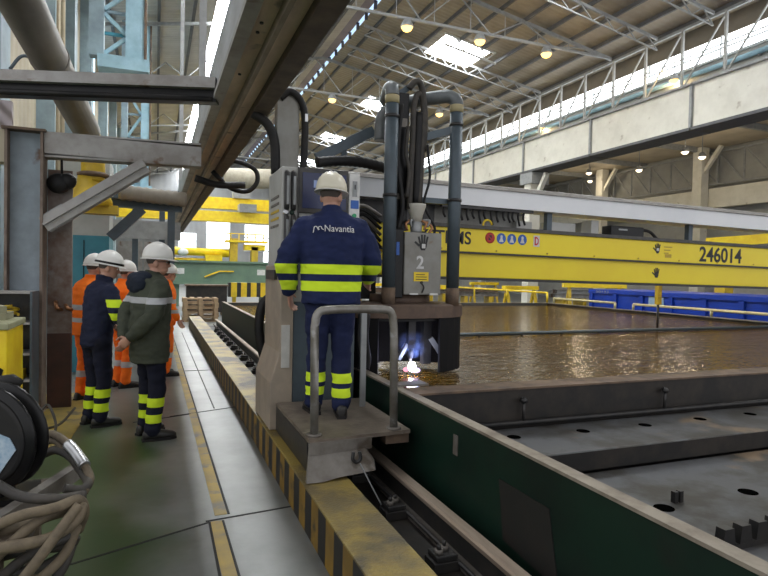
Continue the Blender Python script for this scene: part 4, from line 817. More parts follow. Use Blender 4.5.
# plasma arc and blue fume
ar = thing('plasma_arc', 'white-violet plasma arc at the torch tip above the water', 'arc', (2.225, 4.93, .63))
MB().ell((2.235, 4.93, .685), (.036, .034, .048), 16, 10).build('core', glow('arc_white', (.90, .85, 1.0), 60), ar); MB().ell((2.175, 4.93, .66), (.028, .022, .022), 12, 8).build('arc_halo', glow('arc_pink', (1.0, .38, .50), 1.4), ar)
MB().ell((2.27, 4.93, .65), (.05, .04, .025), 12, 8).build('arc_halo', glow('arc_violet', (.75, .6, 1.0), 2.0), ar)  # glowing blobs on both sides paint the halo around the arc core
pl = bpy.data.lights.new('arc_light', 'POINT'); pl.energy = 3; pl.color = (.55, .62, 1.0); pl.shadow_soft_size = .05; po = bpy.data.objects.new('arc_light', pl); COL.objects.link(po); po.location = (2.235, 4.85, .79)
fm_ = bpy.data.materials.new('blue_fume'); fm_.use_nodes = True; t = fm_.node_tree; t.nodes.remove(t.nodes['Principled BSDF']); v = _n(t, 'ShaderNodeVolumePrincipled')
v.inputs['Color'].default_value = (.35, .5, 1.0, 1); tcn = _n(t, 'ShaderNodeTexCoord'); nn = _n(t, 'ShaderNodeTexNoise'); nn.inputs['Scale'].default_value = 9; nn.inputs['Detail'].default_value = 3; t.links.new(tcn.outputs['Object'], nn.inputs['Vector'])
gr_ = _n(t, 'ShaderNodeMapRange'); gr_.inputs[1].default_value = .42; gr_.inputs[2].default_value = .72; gr_.inputs[4].default_value = 9.0; t.links.new(nn.outputs['Fac'], gr_.inputs[0]); gsub = _n(t, 'ShaderNodeVectorMath'); gsub.operation = 'SUBTRACT'; t.links.new(tcn.outputs['Generated'], gsub.inputs[0]); gsub.inputs[1].default_value = (.5, .5, .5)
gl = _n(t, 'ShaderNodeVectorMath'); gl.operation = 'LENGTH'; t.links.new(gsub.outputs[0], gl.inputs[0]); gm = _n(t, 'ShaderNodeMapRange'); gm.inputs[1].default_value = .48; gm.inputs[2].default_value = .05; t.links.new(gl.outputs['Value'], gm.inputs[0])
gx = _n(t, 'ShaderNodeMath'); gx.operation = 'MULTIPLY'; t.links.new(gr_.outputs[0], gx.inputs[0]); t.links.new(gm.outputs[0], gx.inputs[1]); t.links.new(gx.outputs[0], v.inputs['Density']); t.links.new(v.outputs[0], t.nodes['Material Output'].inputs['Volume'])
tag(recenter(MB().ell((2.2, 4.88, .90), (.19, .14, .14), 18, 12).build('blue_fume', fm_)), 'blue fume drifting above the plasma arc', 'smoke', None, 'stuff')
# ================================================================== BEYOND THE TANK
def container(name, x, y0, y1, z1, label):
    r = thing(name, label, 'container', (x + 1.1, (y0 + y1) / 2, 0))
    MB().box(x, x + 2.2, y0, y1, .2, z1 - .06).build('body', M_blue, r); MB().box(x - .06, x + 2.26, y0 - .05, y1 + .05, z1 - .12, z1).build('top_rim', M_blue, r); MB().box(x - .06, x + 2.26, y0 - .05, y1 + .05, .08, .22).build('bottom_rim', M_blue, r)
    for y in (y0 + .8, y1 - 1.0): MB().box(x + .2, x + 2.0, y, y + .2, 0, .08).build('skid', M_dark, r)
    n = int((y1 - y0) / .98)
    for k in range(n + 1):
        y = y0 + (y1 - y0 - .14) * k / n; MB().box(x - .06, x, y, y + .14, .2, z1 - .1).build('rib', M_blue, r)
    return r
ct = container('skip_container', 13.0, 3.5, 14.9, 1.19, 'long blue ribbed steel container beyond the tank')
q = ax(671, 303, 12.99); q.y = 3.5 + 11.26 / 11 * (round((q.y - 3.5) / (11.26 / 11) - .57) + .57); MB().box(12.98, 13.0, q.y - .26, q.y + .26, .80, 1.06).build('label', mat('pale_label', (.35, .50, .66), .5), ct)
lettering('lettering', '50133', M_txtw if False else mat('lettering_grey', (.25, .28, .33), .6), ct, (12.935, 14.6, 1.09), (0, -1, 0), Z_, .55, .075)
lettering('lettering', '1241', MATS['lettering_grey'], ct, (12.935, 8.9, .98), (0, -1, 0), Z_, .4, .09)
def railing(name, label, x, y0, y1, z, m, ends=True, mid=0):
    r = thing(name, label, 'railing', (x, (y0 + y1) / 2, .66))
    MB().tube([(x, y0, z), (x, y1, z)], .035, 8).build('top_rail', m, r)
    if mid: MB().tube([(x, y0, mid), (x, y1, mid)], .025, 8).build('middle_bar', m, r)
    n = max(2, int((y1 - y0) / 2.2) + 1)
    for k in range(n): y = y0 + (y1 - y0) * k / (n - 1); MB().tube([(x, y, .66), (x, y, z)], .035, 8).build('post', m, r)
railing('tank_railing', 'pale yellow low railing in front of the blue container', 12.5, 5.2, 12.6, .83, M_cream)
railing('tank_railing', 'pale yellow low railing left of the blue container along the tank edge', 12.5, 13.3, 16.1, .83, M_cream)
railing('tank_railing', 'yellow railing at the far corner of the tank behind the right riser pipe', 12.6, 16.6, 24, 1.0, M_yel)
# clutter on the far floor: stacked yellow frames and steel bundles
random.seed(21)
kinds = [('steel_bundle', 'steel bundle', [M_dirty, M_rust, M_greybeam]), ('yellow_trestle', 'trestle', [M_yel, M_yel2])]
adj = ['rust brown', 'grey', 'dark', 'pale', 'low', 'tall', 'short', 'long', 'worn', 'dusty', 'heavy', 'slim', 'wide', 'narrow']
posn = [(9.0, 24), (10.2, 20.5), (12.0, 26.5), (14.2, 20.5), (15.2, 25.8), (17.6, 18.6), (19.6, 24.0), (14.8, 16.8), (20.5, 18.5), (8.0, 28.5), (20.6, 21), (11.0, 30), (14.2, 29.4), (17.6, 29), (21.5, 15.8), (20.2, 13.0), (19.2, 9.6), (23.4, 11.5)]
for i, (x, y) in enumerate(posn):
    if i % 2:
        r = thing('yellow_trestle', 'yellow trestle frame among those scattered on the far shop floor beyond the tank', 'trestle', (x, y, 0), random.uniform(-.4, .4), 'yellow trestles beyond the tank'); h = random.uniform(.95, 1.35); w = random.uniform(.7, 1.3)
        MB().box(-w, w, -.12, .12, h - .16, h).build('top_beam', M_yel, r, world=False)
        for sx in (-1, 1):
            MB().bar((sx * w * .8, -.3, 0), (sx * w * .8, 0, h - .16), .1, .1).build('leg', M_yel2, r, world=False); MB().bar((sx * w * .8, .3, 0), (sx * w * .8, 0, h - .16), .1, .1).build('leg', M_yel2, r, world=False)
    else:
        r = thing('steel_bundle', 'steel bundle on bearers among those scattered on the far shop floor beyond the tank', 'steel bundle', (x, y, 0), random.uniform(-.3, .3), 'steel bundles beyond the tank'); w = random.uniform(.8, 1.4)
        for sx in (-.6, .6): MB().box(sx * w - .08, sx * w + .08, -.5, .5, 0, .5).build('bearer', M_yel2, r, world=False)
        for k in range(5): 
            for j in range(2): MB().hbeam((-w, -.4 + .2 * k, .61 + .22 * j), (w, -.4 + .2 * k, .61 + .22 * j), .16, .2).build('girder', [M_dirty, M_rust, M_greybeam, M_truss][(k + j + i) % 4], r, world=False)
# far yellow crane on the right
jc = thing('bridge_girder', 'orange-yellow crane girder with hazard stripes at the right edge beyond the boom', 'crane girder', (16, 15.2, 2.6))
p0, p1 = at(706, 243, 14.5), at(800, 238, 12.5)
MB().bar((p0.x, 14.5, p0.z), (p1.x, 12.5, p1.z + .05), .3, .32).build('girder', M_yel, jc)
M_hz = bands(mat('hazard_yellow', (.75, .52, .02), .5), 0, [(0, .12)], (.02, .02, .02), .26); MB().bar((p0.x + .6, 14.2, p0.z - .26), (p1.x, 12.45, p1.z - .25), .25, .16).build('hazard_strip', M_hz, jc)
MB().box(p0.x + .6, p0.x + 1.0, 14.2, 14.6, 0, p0.z - .1).build('post', M_yel2, jc)
# far end: green girder, yellow tube boom with trolleys, hazard barrier, overhead cranes
gg = thing('green_girder', 'long dull green girder platform at the far end of the hall', 'girder', (2.6, 26, 0))
MB().box(.1, 4.9, 25.6, 26.4, 1.0, 1.85).build('web', M_gyel, gg); MB().box(.05, 4.95, 25.5, 26.5, 1.85, 1.93).build('flange', M_gyel, gg); MB().box(.05, 4.95, 25.5, 26.5, .93, 1.0).build('flange', M_gyel, gg)
for x in (.6, 4.3): MB().box(x, x + .3, 25.7, 26.3, 0, .93).build('leg', M_gyel, gg)
for x in (.75, 4.1): MB().box(x, x + .34, 25.585, 25.6, 1.36, 1.6).build('plate_sign', M_swhite, gg)
MB().bar((1.9, 25.55, 1.25), (2.5, 25.55, 1.5), .05, .05).bar((2.5, 25.55, 1.5), (3.1, 25.55, 1.5), .05, .05).build('step_rail', M_yel, gg)
yt = thing('yellow_tube_boom', 'thick yellow tube boom with trolley above the green girder', 'boom', (2, 26.2, 2))
MB().tube([(-1.2, 26.2, 2.38), (2.95, 26.2, 2.28)], .17, 14).build('tube', M_yel, yt); MB().tube([(-1.2, 26.3, 1.98), (2.6, 26.3, 1.95)], .09, 10).build('tube', M_yel, yt)
for x, w, z0, z1 in ((3.15, .16, 1.93, 2.95), (4.05, .14, 1.95, 2.6)): MB().box(x - w, x + w, 26.0, 26.4, z0, z1).build('trolley_post', M_yel2, yt)
MB().box(2.8, 4.6, 25.9, 26.5, 2.78, 2.86).build('top_frame', M_yel, yt); MB().box(1.95, 2.65, 25.9, 26.4, 1.93, 2.2).build('trolley', M_yel, yt)
MB().box(3.6, 4.5, 26.0, 26.5, 2.45, 2.7).build('trolley', M_yel, yt); MB().ell((1.05, 26.0, 2.28), (.22, .15, .16), 12, 8).build('clamp_cover', M_swhite, yt)
for k in range(5): MB().tube([(3.0 + .35 * k, 25.95, 2.86), (3.0 + .35 * k, 25.95, 3.15)], .025, 6).build('rail_post', M_yel, yt)
MB().tube([(2.8, 25.95, 3.15), (4.6, 25.95, 3.15)], .025, 6).build('hand_rail', M_yel, yt)
for k in range(4): MB().bar((4.7 + .12 * (k % 2), 26.1, .5 + .5 * k), (5.2, 26.1, .8 + .5 * k), .05, .05).build('ladder_step', M_white, gg)
hb = thing('hazard_barrier', 'yellow barrier with black stripes beyond the far end of the tank', 'barrier', (4, 21, 0))
MB().box(2.35, 7.2, 20.8, 21.1, .62, 1.12).build('face', bands(mat('barrier_yellow', (.80, .56, .02), .5), 0, [(0, .14)], (.02, .02, .018), .34), hb)
for x in (2.5, 4.6, 6.8): MB().box(x, x + .12, 20.85, 21.05, 0, .62).build('post', M_yel2, hb)
st = thing('dark_stack', 'dark steel stack behind the pallets', 'stack', (1.5, 20.6, 0)); MB().box(.95, 2.25, 20.3, 21.0, .12, 1.0).build('bundle', M_darkwall, st); MB().box(.9, 2.3, 20.25, 21.05, 1.0, 1.05).build('top_sheet', M_rust, st)
for x in (1.0, 2.1): MB().box(x, x + .1, 20.3, 21.0, 0, .12).build('bearer', M_wood, st)
def pallet(x, y, z):
    r = thing('wooden_pallet', '', 'pallet', (x, y, z), 0, 'stacked wooden pallets')
    for k in range(5): MB().box(x - .5 + k * .22, x - .5 + k * .22 + .12, y - .4, y + .4, z + .118, z + .14).build('deck_board', M_wood, r)
    for j in (-.4, -.045, .31):
        MB().box(x - .5, x + .5, y + j, y + j + .09, z + .10, z + .118).build('stringer_board', M_wood, r); MB().box(x - .5, x + .5, y + j, y + j + .09, z, z + .02).build('bottom_board', M_wood, r)
        for i in (-.5, -.06, .38): MB().box(x + i, x + i + .12, y + j, y + j + .09, z + .02, z + .10).build('block', M_wood, r)
    return r
pn = ['bottom', 'second', 'third', 'fourth', 'topmost']
p_ = pallet(1.24, 18.4, 0); p_['label'] = 'wooden pallet at the bottom of the stack past the rail end'
for k in range(1, 5): dup(p_, (1.24 + .02 * (k % 2), 18.4, .141 * k), None, 'wooden pallet, %s in the stack past the rail end' % pn[k])
for y, z, l in ((36, at(250, 223.5, 36).z, 'lower yellow overhead crane girder far down the hall'), (39, at(250, 211, 39).z, 'upper yellow overhead crane girder far down the hall')):
    r = thing('overhead_crane', l, 'overhead crane', (6, y, z)); zt = z + (.74 if y == 39 else .62)
    MB().box(-2.2, 16.8, y - .3, y + .3, z, zt).build('girder', M_yel, r); MB().box(4.6, 5.6, y - .5, y + .5, zt, zt + .5).build('trolley', M_truss, r); MB().box(16.3, 16.85, y - 1.2, y + 1.2, z, zt).build('end_truck', M_yel2, r)
# steps/wall units at far left behind people
wu = thing('wall_duct_frame', 'blue-grey pipe frame on the left wall behind the booth', 'frame', (-.4, 14, 0))
for x in (-.5, .05): MB().box(x, x + .12, 13.9, 14.1, 0, 3.2).build('post', M_slate, wu)
MB().box(-2.3, .6, 13.9, 14.1, 3.05, 3.3).build('beam', M_slate, wu); MB().box(-.9, .5, 13.85, 13.9, 2.2, 2.6).build('panel', M_truss, wu)
fd = thing('far_grey_cabinet', 'grey cabinet by the wall beyond the booth', 'cabinet', (-.5, 15.5, 0)); MB().box(-.9, .3, 15.3, 15.9, 0, 2.3).build('body', M_truss, fd); MB().box(-.86, -.32, 15.28, 15.3, .1, 2.2).build('door', M_greybeam, fd); MB().box(-.28, .26, 15.28, 15.3, .1, 2.2).build('door', M_greybeam, fd)
bc = thing('beige_trunk', 'large beige round trunk high in the distance left of the console', 'duct', (4, 40, 6.4))
q0, q1 = at(225, 178, 33), at(284, 176, 33); MB().tube([(q0.x, 33, q0.z), (q1.x + 3, 33, q1.z)], .55, 20).build('trunk', mat('trunk_tan', (.40, .36, .28), .7), bc)

# ================================================================== PEOPLE
def ellring(c, rx, ry, n=20, rot=None):
    out = []
    for i in range(n):
        p = Vector((math.cos(2 * PI * i / n) * rx, math.sin(2 * PI * i / n) * ry, 0)); out.append(Vector(c) + (rot @ p if rot else p))
    return out
def limb(mb, pts, rr, k=5, n=14):
    """tapered limb through joints"""
    P = smooth_path(pts, k); m = len(P) - 1; R = []
    for i in range(len(P)):
        u = i / m * (len(rr) - 1); a = min(int(u), len(rr) - 2); R.append(rr[a] + (rr[a + 1] - rr[a]) * (u - a))
    mb.tube(P, R, n); mb.ell(P[0], (R[0],) * 3, 12, 8); mb.ell(P[-1], (R[-1],) * 3, 12, 8)
def hand(mb, w, d, thumb, curl, s=1.):
    """palm, four unequal jointed fingers, side thumb; d = forearm direction, thumb = thumb side"""
    w, d = Vector(w), Vector(d).normalized(); th = Vector(thumb); th = (th - d * th.dot(d)).normalized(); nrm = d.cross(th).normalized()   # palm normal, fingers curl to it
    kn = w + d * .095 * s
    rot = Matrix((th, nrm, d)).transposed()
    mb.rings([ellring(w + d * q * s, a * s, b * s, 14, rot) for q, a, b in ((-.02, .026, .020), (.0, .028, .019), (.04, .040, .018), (.08, .043, .016), (.10, .040, .012))])
    for off, L, r in ((.033, .072, .0095), (.011, .080, .0098), (-.011, .074, .0094), (-.032, .058, .0085)):
        p = kn + th * off * s - d * .01; pts = [p - d * .03]; a = 0
        pts.append(p)
        for seg, c in ((.42, .5), (.32, 1.), (.26, .8)):
            a += curl * c; dirv = d * math.cos(a) + nrm * math.sin(a); p = p + dirv * L * seg * s; pts.append(p)
        mb.tube(pts, [r * 1.05 * s, r * 1.05 * s, r * s, r * .95 * s, r * .75 * s], 8); mb.ell(pts[-1], (r * .75 * s,) * 3, 8, 6)
    p = w + d * .025 * s + th * .03 * s; q = p + (d * .55 + th * .75 + nrm * .3).normalized() * .042 * s; e_ = q + (d * .9 + th * .25 + nrm * .45).normalized() * .032 * s
    mb.tube([p - th * .012, p, q, e_], [.014 * s, .0135 * s, .011 * s, .008 * s], 8); mb.ell(e_, (.008 * s,) * 3, 8, 6)
def wrinkle(me, amp, scale, seed=0):
    me.update(); nn = [v.normal.copy() for v in me.vertices]
    for v, n in zip(me.vertices, nn):
        c = v.co * scale + Vector((seed, 0, 0)); c.z *= 1.9
        v.co += n * amp * (noise.noise(c) + .5 * noise.noise(c * 2.1))
def cloth(name, col, col2=None, rough=.85): return mat(name, col, rough, 0, col2, 7, bump=.15, bscale=220, spec=.25)
def person(name, label, loc, rz, top, jm, tm, J, lean=0., turn=0., nod=0., bulk=1., hood=None, hem=.80, glasses=False, gloves=None, strap=False, wide=1.):
    """top: helmet height over the ground; J: elbows and wrists by side in body space (x right, y forward)"""
    s = top / 1.80; r = thing('person', label, 'person', loc, rz)
    L = lambda p: Vector((p[0], p[1] + lean * max(0, p[2] - .92), p[2])) * s
    head = L((0, .035, 1.605)); HR = Matrix.Rotation(turn, 3, 'Z') @ Matrix.Rotation(nod, 3, 'X')
    hp = lambda p: head + HR @ (Vector(p) * s)
    # ---- body: one continuous skin
    b = MB()
    b.ell(hp((0, 0, .02)), (.074 * s, .093 * s, .105 * s), 20, 14, HR); b.ell(hp((0, .028, -.058)), (.054 * s, .062 * s, .056 * s), 16, 10, HR)
    b.ell(hp((0, .018, -.02)), (.066 * s, .076 * s, .07 * s), 16, 10, HR)
    b.tube([hp((0, .078, .015)), hp((0, .098, -.012)), hp((0, .104, -.026)), hp((0, .088, -.034))], [.009 * s, .013 * s, .015 * s, .009 * s], 8)          # nose
    b.ell(hp((0, .083, .028)), (.05 * s, .014 * s, .011 * s), 12, 6, HR); b.ell(hp((0, .083, -.060)), (.024 * s, .012 * s, .007 * s), 10, 6, HR); b.ell(hp((0, .080, -.073)), (.021 * s, .012 * s, .007 * s), 10, 6, HR)
    for sx in (-1, 1): b.ell(hp((sx * .076, -.006, -.008)), (.010 * s, .020 * s, .032 * s), 10, 8, HR)
    b.tube([L((0, -.015, 1.38)), L((0, .0, 1.46)), hp((0, -.012, -.06)), hp((0, -.008, 0))], [.075 * s, .058 * s, .055 * s, .055 * s], 14)
    b.rings([ellring(L((0, y, z)), a * s, c * s) for z, a, c, y in ((.86, .14, .10, 0), (1.0, .13, .09, 0), (1.2, .145, .10, 0), (1.36, .15, .095, 0), (1.44, .10, .075, 0))])
    # ---- clothes: jacket and trousers
    j = MB(); w = bulk
    j.rings([ellring(L((0, y, z)), a * s * w, c * s * w, 24) for z, a, c, y in ((hem, .185, .145, -.005), (hem + .08, .19, .148, 0), (1.0, .19, .145, 0), (1.15, .195, .148, -.005), (1.28, .212, .15, -.01), (1.37, .215, .138, -.015), (1.43, .175, .115, -.015), (1.47, .11, .09, -.008), (1.495, .085, .083, 0))])
    j.tube([L((0, -.01, 1.46)), L((0, -.004, 1.53))], [.078 * s, .074 * s], 16)
    if hood: j.ell(L((0, -.10, 1.40)), (.15 * s, .085 * s, .10 * s), 16, 10)
    tr = MB(); tr.rings([ellring(L((0, 0, z)), a * s, c * s, 20) for z, a, c in ((1.02, .165, .125), (.94, .175, .135), (.86, .18, .14), (.80, .165, .13))])
    for sx in (-1, 1):
        S = L((sx * .178 * wide, -.01, 1.37)); E_, W_ = L(J['elbow'][(sx + 1) // 2]), L(J['wrist'][(sx + 1) // 2]); fd = (W_ - E_).normalized()
        limb(j, [S, (S + E_) / 2 + Vector((sx * .01, 0, 0)), E_, (E_ + W_) / 2, W_ - fd * .02], [.077 * s * w, .077 * s * w, .069 * s * w, .062 * s * w, .052 * s * w])
        limb(b, [S, (S + E_) / 2, E_, (E_ + W_) / 2, W_], [.052 * s, .047 * s, .04 * s, .036 * s, .027 * s])
        hand(b, W_ + fd * .02, fd, J['thumb'][(sx + 1) // 2], J.get('curl', (.35, .35))[(sx + 1) // 2] * (1 if sx * 1 > 0 else 1), s)
        H, K, A = L((sx * .095, 0, .90)), L((*J['knee'][(sx + 1) // 2], .50)), L((*J['ankle'][(sx + 1) // 2], .10))
        limb(tr, [H, (H + K) / 2, K, (K + A) / 2, A], [.105 * s, .092 * s, .078 * s, .073 * s, .072 * s]); limb(b, [H, (H + K) / 2, K, (K + A) / 2, A], [.08 * s, .07 * s, .055 * s, .05 * s, .036 * s])
        # boots
        ang = J['foot'][(sx + 1) // 2]; f = Vector((math.sin(ang), math.cos(ang), 0)); B = Vector((A.x, A.y, 0)); rot = Matrix((Vector((f.y, -f.x, 0)), Vector((0, 0, 1)), f)).transposed(); bt = MB()
        bt.rings([ellring(B + f * q * s + Vector((0, 0, z * s)), a * s, c * s, 16, rot) for q, z, a, c in ((-.085, .045, .025, .035), (-.07, .05, .038, .049), (-.02, .06, .043, .058), (.06, .05, .045, .048), (.13, .042, .049, .041), (.18, .036, .04, .035), (.205, .03, .02, .022))]); bt.tube([B + Vector((0, 0, .06 * s)), A + Vector((0, 0, .06 * s))], [.05 * s, .055 * s], 14)
        me = remeshed(bt, .008, 3)
        for v in me.vertices: v.co.z = max(v.co.z, .004)
        bo_ = link_mesh('boot', me, M_boot, r); so = MB(); so.rings([[Vector((*(B + f * (q * s) + Vector((f.y, -f.x, 0)) * (a * s)).xy, z)) for q, a in ((-.09, -.03), (-.09, .03), (-.02, .043), (.08, .047), (.15, .05), (.205, .025), (.205, -.025), (.15, -.05), (.08, -.047), (.0, -.043))] for z in (0, .022)], False); so.build('sole', M_rubber, bo_, world=False)
    me = remeshed(b, .0065, 3); body = link_mesh('body', me, M_skin, r)
    me = remeshed(j, .011, 5); wrinkle(me, .011 * s, 9, loc[0] * 7); jk = link_mesh('jacket', me, jm, r)
    me = remeshed(tr, .011, 5); wrinkle(me, .011 * s, 8, loc[1] * 5); link_mesh('trousers', me, tm, r)
    # ---- head details
    for sx in (-1, 1):
        e_ = MB().ell(hp((sx * .031, .080, .008)), (.012 * s, .010 * s, .009 * s), 10, 8, HR).build('eye', M_swhite, r, world=False); MB().ell(hp((sx * .031, .088, .008)), (.006 * s, .004 * s, .006 * s), 8, 6, HR).build('iris', M_black, e_, world=False)
    MB().ell(hp((0, -.020, .030)), (.077 * s, .082 * s, .076 * s), 20, 12, HR).build('hair', M_hair, r, world=False)
    h = MB(); n = 32; prof = [(1.0, 0.), (.985, .03), (.93, .065), (.82, .095), (.63, .122), (.40, .138), (.16, .145), (.01, .146)]
    h.rings([[hp((math.cos(2 * PI * i / n) *   .114 * a, math.sin(2 * PI * i / n) * .137 * a - .004, .038 + z + .004 * (abs(math.cos(2 * PI * i / n)) < .17) * a)) for i in range(n)] for a, z in prof])
    hm = h.build('helmet', M_helmet, r, world=False)
    br_ = MB(); rg = []
    for a, z in ((1.0, .0), (1.09, -.004), (1.09, -.010), (.97, -.006)): rg.append([hp((math.cos(t_) * .114 * a, math.sin(t_) * .137 * a - .004 + (.035 * max(0, math.sin(t_)) ** 2 if a > 1.05 else 0), .040 + z - (.012 * max(0, math.sin(t_)) ** 2 if a > 1.05 else 0))) for t_ in [2 * PI * i / n for i in range(n)]])
    br_.rings(rg).build('brim', M_helmet, hm, world=False)
    for sx in (-.03, 0, .03): MB().tube([hp((sx, math.sin(q) * .124 - .004, .046 + math.cos(q) * .142 - (.006 if sx else 0))) for q in [-.95 + .19 * k for k in range(11)]], .007 * s, 6).build('ridge', M_helmet, hm, world=False)
    if strap:
        MB().rings([[hp((math.cos(t_) * .1155 * a, math.sin(t_) * .1385 * a - .004, z)) for t_ in [2 * PI * i / n for i in range(n)]] for a, z in ((1.01, .046), (1.03, .05), (1.02, .066), (1.0, .068))], True, False).build('strap', M_black, hm, world=False)
    if glasses:
        for sx in (-1, 1): MB().tube([hp((sx * .034 + .024 * math.cos(q), .099, .006 + .018 * math.sin(q))) for q in [2 * PI * k / 12 for k in range(13)]], .0028 * s, 6).tube([hp((sx * .058, .097, .010)), hp((sx * .076, .06, .012)), hp((sx * .078, -.01, .008))], .003 * s, 6).build('glasses', M_black, r, world=False)
    return r, jk
LIME = (.62, .82, .03); SILV = (.42, .43, .44)
M_navyj = bands(cloth('navy_jacket', (.014, .022, .075), (.010, .016, .052)), 2, [(1.035, 1.105), (.915, .985)], LIME)
M_navyt = bands(cloth('navy_trousers_operator', (.012, .018, .058), (.009, .013, .040)), 2, [(.245, .315), (.145, .21)], LIME)
st_ = dict(knee=[(-.10, .03), (.10, .03)], ankle=[(-.11, -.01), (.11, -.01)], foot=[-.2, .2], thumb=[(.3, 1, 0), (-.3, 1, 0)])
op, opj = person('person', 'operator in navy jacket with lime bands and cream helmet standing on the platform, back turned', (1.19, 4.08, .501), math.radians(-8), 1.80, M_navyj, M_navyt,
    dict(st_, elbow=[(-.325, .02, 1.12), (.31, .04, 1.13)], wrist=[(-.29, .16, .90), (.33, .26, 1.00)], knee=[(-.09, .04), (.09, .03)], ankle=[(-.10, .10), (.085, -.04)], foot=[-.15, .1], curl=(.5, .35)), lean=.06, turn=math.radians(-28), nod=math.radians(-4), bulk=1.16, hem=.82, wide=1.05)
for nm in ('helmet',):
    for c in op.children:
        if c.name.startswith('helmet'): c.data.materials[0] = mat('helmet_cream', (.74, .70, .56), .35, 0, (.66, .62, .49), 3)
# chest lettering on the operator's back, laid onto the cloth
dgx = bpy.context.evaluated_depsgraph_get(); bvh = BVHTree.FromObject(opj, dgx)
def on_back(name, me, w, h, x0, z0, m):
    xs = [v.co.x for v in me.vertices]; ys_ = [v.co.y for v in me.vertices]; a, b_, c, d = min(xs), max(xs), min(ys_), max(ys_)
    for v in me.vertices:
        p = Vector((x0 + (v.co.x - a) / (b_ - a) * w, -1, z0 + (v.co.y - c) / (d - c) * h)); hit = bvh.ray_cast(p, Vector((0, 1, 0)))
        v.co = (hit[0] if hit[0] is not None else Vector((p.x, -.15, p.z))) + Vector((0, -.004 - (.0025 if v.co.z > 0 else 0), 0))
    me.materials.append(m); o = bpy.data.objects.new(name, me); COL.objects.link(o); o.parent = opj; RM[o] = RM[op]
on_back('lettering', text_mesh('Navantia', 1, .004, .0), .215, .046, -.075, 1.335, M_txtw)
em = MB()
for k in range(2): em.tube(smooth_path([(k * .3, 0, 0), (.05 + k * .3, .25, 0), (.2 + k * .3, .28, 0), (.28 + k * .3, .1, 0), (.4 + k * .3, .05, 0)], 6), .035, 6)
em.tube(smooth_path([(0, .0, 0), (-.03, -.2, 0)], 4), .035, 6)
eo = em.build('tmp2', M_txtw); eme = eo.data.copy(); bpy.data.objects.remove(eo); eme.materials.clear(); on_back('emblem', eme, .075, .048, -.155, 1.325, M_txtw)
# visitor in olive jacket
M_olive = bands(cloth('olive_jacket', (.062, .070, .050), (.045, .052, .038)), 2, [(1.24, 1.295)], SILV)
M_nt2 = bands(cloth('navy_trousers_visitor', (.010, .012, .026), (.008, .009, .018)), 2, [(.305, .385), (.165, .24)], LIME)
v1, v1j = person('person', 'visitor in olive jacket with grey sleeve bands, white helmet and glasses, hands behind back', (-.05, 5.72, 0), math.radians(-66), 1.80, M_olive, M_nt2,
    dict(st_, elbow=[(-.30, -.10, 1.13), (.30, -.12, 1.13)], wrist=[(-.09, -.20, .93), (.10, -.215, .94)], thumb=[(0, -.3, 1), (0, -.3, 1)], ankle=[(-.12, .02), (.13, -.02)], foot=[-.25, .25], curl=(.6, .6)), lean=.05, turn=math.radians(-30), nod=math.radians(-2), bulk=1.12, hood=True, hem=.70, glasses=True)
hd = MB().ell((0, -.125, 1.42), (.15, .075, .10), 18, 10).ell((0, -.07, 1.47), (.125, .09, .06), 16, 8)
me = remeshed(hd, .012, 4); wrinkle(me, .012, 10, 3); link_mesh('hood', me, cloth('navy_hood', (.016, .022, .036)), v1)
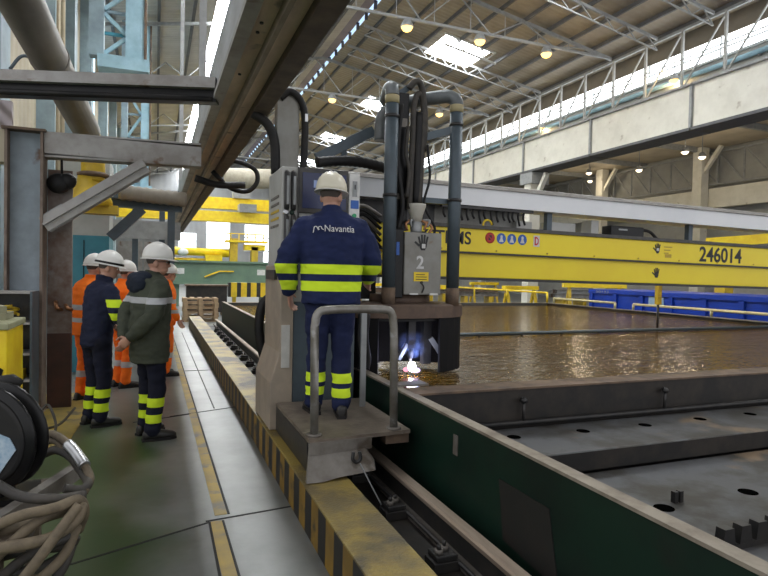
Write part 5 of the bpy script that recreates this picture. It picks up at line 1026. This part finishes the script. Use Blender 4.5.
# visitor in navy with strap helmet
M_nj2 = bands(cloth('navy_jacket_visitor', (.013, .017, .04), (.010, .012, .028)), 2, [(1.17, 1.245), (1.045, 1.115)], LIME, side=.205)
M_nt3 = bands(cloth('navy_trousers_banded', (.010, .012, .028), (.008, .009, .018)), 2, [(.29, .37), (.155, .235)], LIME)
person('person', 'visitor in navy workwear with lime sleeve bands and black-strapped white helmet', (-.54, 6.32, 0), math.radians(-58), 1.73, M_nj2, M_nt3,
    dict(st_, elbow=[(-.28, .06, 1.12), (.29, .04, 1.12)], wrist=[(-.18, .25, 1.0), (.16, .27, 1.02)], foot=[-.2, .2]), lean=.13, turn=math.radians(-30), nod=math.radians(-10), bulk=.97, hem=.82, strap=True)
M_or = bands(cloth('orange_jacket', (1.0, .21, .018), (.88, .16, .015)), 2, [(1.06, 1.12), (.92, .97)], SILV); M_ort = bands(cloth('orange_trousers', (.95, .19, .018), (.82, .14, .015)), 2, [(.27, .345)], SILV)
person('person', 'person in orange suit leftmost of the group, behind the navy visitor', (-.735, 7.52, 0), math.radians(-50), 1.72, M_or, M_ort, dict(st_, elbow=[(-.27, .04, 1.12), (.27, .02, 1.12)], wrist=[(-.2, .22, 1.0), (.22, .2, .98)]), lean=.08, turn=0, nod=math.radians(-4), bulk=1.1)
person('person', 'person in orange suit standing farthest, right of the olive-jacketed visitor', (.125, 9.0, 0), math.radians(-75), 1.64, M_or, M_ort, dict(st_, elbow=[(-.27, .0, 1.12), (.27, .0, 1.12)], wrist=[(-.25, .08, .92), (.25, .12, .92)]), lean=.03, turn=0, bulk=1.08)
person('person', 'person in orange jacket and white helmet almost hidden between the navy and olive visitors', (-.40, 8.25, 0), math.radians(-60), 1.66, M_or, M_ort, dict(st_, elbow=[(-.27, .04, 1.12), (.27, .02, 1.12)], wrist=[(-.2, .22, 1.0), (.22, .2, .98)]), lean=.03, turn=0, bulk=1.05)

# ================================================================== LIGHT
w = bpy.data.worlds.new('world'); SC.world = w; w.use_nodes = True; t = w.node_tree; bg = t.nodes['Background']
bg.inputs[0].default_value = (.95, .96, 1.0, 1); bg.inputs[1].default_value = 1.25
SC.view_settings.view_transform = 'Standard'; SC.view_settings.look = 'None'; SC.view_settings.exposure = .0; SC.view_settings.gamma = 1; SC.view_settings.use_curve_mapping = False
SC.cycles.use_denoising = True; SC.cycles.max_bounces = 7; SC.cycles.diffuse_bounces = 4; SC.cycles.glossy_bounces = 4; SC.cycles.volume_bounces = 1
SC.cycles.sample_clamp_indirect = 6; SC.cycles.caustics_reflective = False; SC.cycles.caustics_refractive = False
